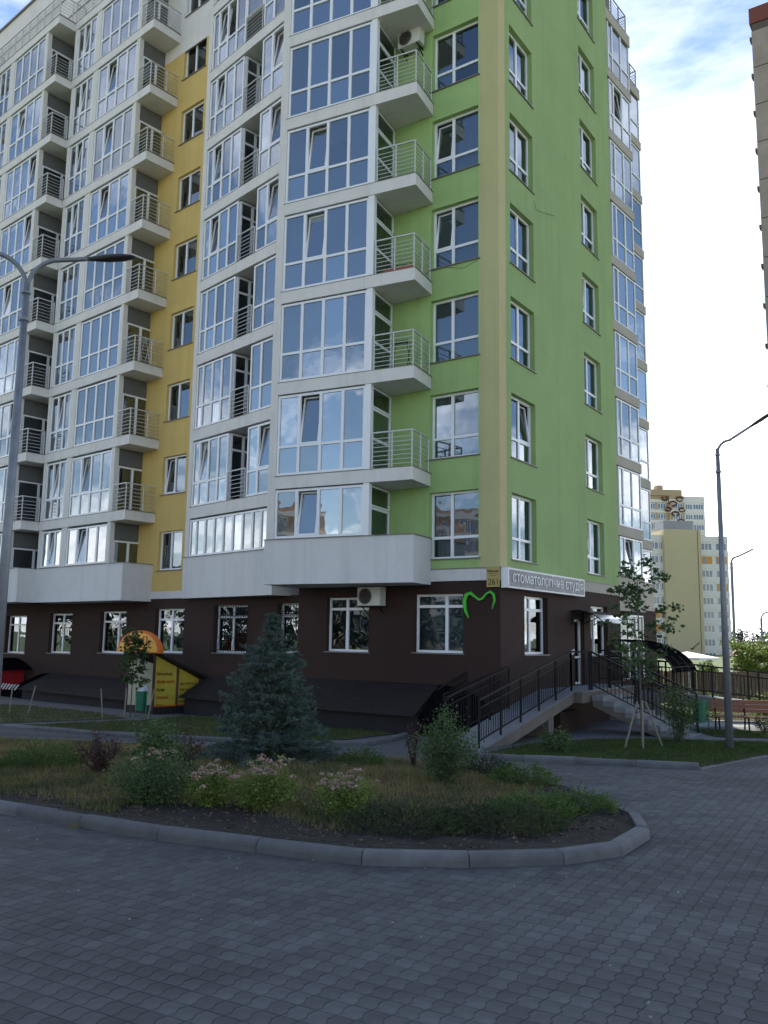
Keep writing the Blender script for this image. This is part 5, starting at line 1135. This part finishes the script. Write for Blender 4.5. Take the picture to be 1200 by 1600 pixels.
# ------------------------------------------------------------------ background
def far_block(name, x0, y0, ang_, cols, z0, nfl, fh, label, roofz, extra=None, depth=14):
    """cols: list of (s0,s1,out,kind,material); kind 'blank' or 'win' (list of window spans) """
    fr = Fr((x0, y0), ang_); e = empty(name, (x0, y0, z0), label, 'building'); LC = (x0, y0, z0)
    for (s0, s1, out, kind, m) in cols:
        mb = MB(); fbox(mb, fr, s0, s1, out-depth, out, z0, roofz+(1.2 if kind == 'blank' else 0)); mb.build('wall', m, e, LC)
        if kind == 'blank': continue
        mb2 = MB()
        for f in range(nfl+1): fbox(mb2, fr, s0+.02, s1-.02, out, out+.14, z0+f*fh+.25+.6-1.0, z0+f*fh+.75) if f else None
        mb2.build('balcony_bands', WBLD, e, LC)
        for f in range(nfl):
            zz_ = z0+f*fh+1.0; spans = kind[0]
            for j, (a, b) in enumerate(spans):
                ori = (f, j) in kind[1]
                mb = MB(); fbox(mb, fr, a, b, out+.02, out+.06, zz_, zz_+1.6)
                w_ = mb.build('balcony_recess' if ori else 'window', OBLD if ori else PVC, e, LC); npn = max(2, round((b-a)/.75))
                if ori:
                    mb = MB(); fbox(mb, fr, a+.3, a+1.0, out+.062, out+.07, zz_, zz_+1.4); mb.build('pane', FGLASS, w_, LC); continue
                mb = MB()
                for q in range(npn): x_ = a+(b-a)*q/npn; fbox(mb, fr, x_+.07, x_+(b-a)/npn-.07, out+.061, out+.075, zz_+.1, zz_+1.5)
                mb.build('pane', FGLASS, w_, LC)
    return fr, e
# yellow block, its broad blank wall turned to us
YD = 186.
fy, ey = far_block('yellow_apartment_block', 59.0, YD+1, R(4), [
    (-6, 2.2, .0, ([(-4.8, -2.5), (-1.2, 1.2), (1.4, 2.1)], {(3, 1), (2, 1), (3, 2), (2, 2)}), WBLD),
    (2.2, 10.4, 1.2, 'blank', YBLD),
    (10.4, 17.0, .0, ([(10.9, 13.3), (14.2, 16.6)], {(7, 0), (7, 1), (5, 1)}), WBLD)], -2.8, 9, 2.98, 'tall yellow and white apartment block far off between the green building and lamp post', 25.2, depth=12)
mb = MB(); fbox(mb, fy, 9.6, 9.7, 1.2, 1.26, -2.6, 26.2); mb.build('downpipe', SEAM, ey, (59, 187, 0))
mb = MB(); fbox(mb, fy, 3.0, 9.8, -6, -1, 26.3, 28.6); mb.build('roof_house', mat('grey_roof_cladding', (.28, .29, .31)), ey, (59, 187, 26))
mb = MB(); mb.bar(fy.P(7.6, 1.28, .6), fy.P(9.2, 1.28, 2.0), .14); mb.bar(fy.P(7.3, 1.28, .55), fy.P(7.9, 1.28, .75), .3); mb.build('wall_streak', MURAL, ey, (59, 187, 0))
fw2, ew = far_block('white_apartment_tower', 80.5, 250, R(3), [
    (-8, 3.4, .0, ([(-6, -4), (-2.6, -.6), (.2, 2.6)], set()), TBLD),
    (3.4, 8.0, .6, ([(4.6, 7.4)], set()), TBLD),
    (8.0, 14.4, .0, ([(8.6, 10.6), (10.9, 13.9)], set()), WBLD)], -3, 15, 3.05, 'distant white apartment tower with brown ring mural behind the yellow block', 44.6, depth=14)
rings_ = [(4.5, 42.2, .9), (6.6, 43.6, .8), (5.2, 39.2, .8), (7.2, 40.4, .7), (4.3, 36.0, .8), (6.8, 36.8, .9), (3.0, 40.5, .7), (5.7, 34.0, .8), (2.2, 43.7, .7), (7.4, 33.5, .6)]
for (a, zc, r) in rings_:
    mb = MB(); pts = [fw2.P(a+r*1.25*math.cos(t*math.pi/7+a), .75, zc+r*math.sin(t*math.pi/7+a)*.8) for t in range(13)]
    mb.tube(pts, .26, 5); mb.build('mural_ring', MURAL, ew, (80, 250, 30))
mb = MB(); fbox(mb, fw2, -2, 7.4, -3, .7, 44.6, 46.4); fbox(mb, fw2, .2, 2, -3, 0, 46.4, 47.8); mb.build('roof_parapet', TBLD, ew, (80, 250, 44))
# tower at the right edge
TF = Fr((27.6, 60), R(-34.6)); e = empty('panel_tower', (27.45, 60, gz(60)), 'tall tan concrete panel tower cut by the right edge of the picture', 'building'); TL = (27.45, 60, -.6)
for f in range(16):
    z0_ = -.6+3.06*f+.35
    for c_ in range(3): mb = MB(); fbox(mb, TF, .1+3.0*c_+.02, .1+3.0*(c_+1)-.02, -6, .02, z0_+.04, z0_+3.06-.04); mb.build('wall_panel', TOWER, e, TL)
    mb = MB(); fbox(mb, TF, -.03, .1, -.5, .04, z0_+2.3, z0_+2.6); mb.build('bracket', SEAM, e, TL)
mb = MB(); fbox(mb, TF, .14, 9.0, -5.9, -.02, -.6, 49.3); mb.build('joints', SEAM, e, TL)
mb = MB(); fbox(mb, TF, .0, 9.2, -6, .1, 49.32, 50.6); mb.build('cornice', TOWERB, e, TL)
# board fence beyond the ramp
fe = empty('board_fence', (12, 44, gz(44)), 'brown board fence running behind the access ramp', 'fence'); FE = Fr((10.5, 42.5), R(-2)); zg = gz(44)
for i in range(64):
    mb = MB(); fbox(mb, FE, i*.32+.01, i*.32+.31, 0, .03, zg-.05, zg+1.45+.02*math.sin(i*3.)); mb.build('board', FENCEW, fe, (12, 44, zg))
mb = MB(); mb.bar(FE.P(0, -.04, zg+.4), FE.P(20.5, -.04, zg+.4), .06); mb.bar(FE.P(0, -.04, zg+1.2), FE.P(20.5, -.04, zg+1.2), .06); mb.build('rail', FENCEW, fe, (12, 44, zg))
# stall with red roof, parasol, white van
st = empty('market_stall', (24.5, 54, gz(54)), 'small stall with a pale red roof at the right edge beyond the fence', 'stall'); mb = MB(); fbox(mb, Fr((22.9, 54), 0), 0, 4.5, -2.4, 0, zg, zg+2.0); mb.build('wall', mat('stall_wall', (.34, .22, .17)), st, (24.5, 54, zg))
mb = MB(); q = Fr((22.7, 54), 0); mb.hexa([q.P(0, -2.7, zg+2.0), q.P(4.9, -2.7, zg+2.0), q.P(4.9, .3, zg+2.0), q.P(0, .3, zg+2.0), q.P(.4, -2.3, zg+2.6), q.P(4.6, -2.3, zg+2.6), q.P(4.6, -.6, zg+2.6), q.P(.4, -.6, zg+2.6)]); mb.build('roof', mat('faded_red_roof', (.55, .33, .28)), st, (24.5, 54, zg))
pz = empty('parasol', (14.6, 41.5, gz(41)), 'flat white parasol behind the railing beside the arched canopy', 'parasol'); mb = MB(); mb.tube([(14.6, 41.5, zg), (14.6, 41.5, 1.7)], .03, 6); mb.build('pole', RAILW, pz, (14.6, 41.5, zg))
V = [(14.6, 41.5, 1.75)]+[(14.6+1.5*math.cos(k*math.pi/4), 41.5+1.5*math.sin(k*math.pi/4), 1.48) for k in range(8)]+[(14.6+1.5*math.cos(k*math.pi/4), 41.5+1.5*math.sin(k*math.pi/4), 1.38) for k in range(8)]
mb = MB(); mb.add(V, [(0, 1+k, 1+(k+1) % 8) for k in range(8)]+[(1+k, 9+k, 9+(k+1) % 8, 1+(k+1) % 8) for k in range(8)]); mb.build('canopy', mat('parasol_cloth', (.78, .76, .72)), pz, (14.6, 41.5, zg))
# forest on the horizon (front right), and trees and a block on the other side of the yard, behind the camera
def forest(name, xs, ys, n, hmin, hmax, lab):
    V_ = []; 
    for i in range(n):
        x = rng.uniform(*xs); y = rng.uniform(*ys); h = rng.uniform(hmin, hmax); z0 = -2.5 if y > 100 else gz(y); r = h*.19
        k = 150; t = rng.random(k); a = rng.random(k)*6.283; rr_ = r*np.sqrt(rng.random(k))*(1.15-.75*t)
        V_.append(np.column_stack([x+rr_*np.cos(a), y+rr_*np.sin(a), z0+h*(.15+.85*t)]))
    V, F_ = leaves(np.concatenate(V_), (hmax*.055), flat=.6, aspect=.9); o = fastmesh(name, V, F_, FOREST); o['kind'] = 'stuff'; o['label'] = lab; o['category'] = 'forest'; return o
forest('forest', (60, 330), (330, 400), 460, 7.5, 10.5, 'dark pine forest on the horizon at the right')
sheet('forest_floor', [(50, 330), (400, 330), (400, 420), (50, 420)], .03, FOREST)
forest('forest', (-80, -60), (-45, 50), 130, 7, 11, 'row of trees on the left side of the yard')
fz, ez = far_block('peach_apartment_block', -92, -32, R(90), [(-2, 30, 0, ([(i*4.2, i*4.2+2.4) for i in range(7)], set()), PEACH)], -.5, 7, 3., 'peach coloured apartment block across the yard to the left', 22, depth=12)
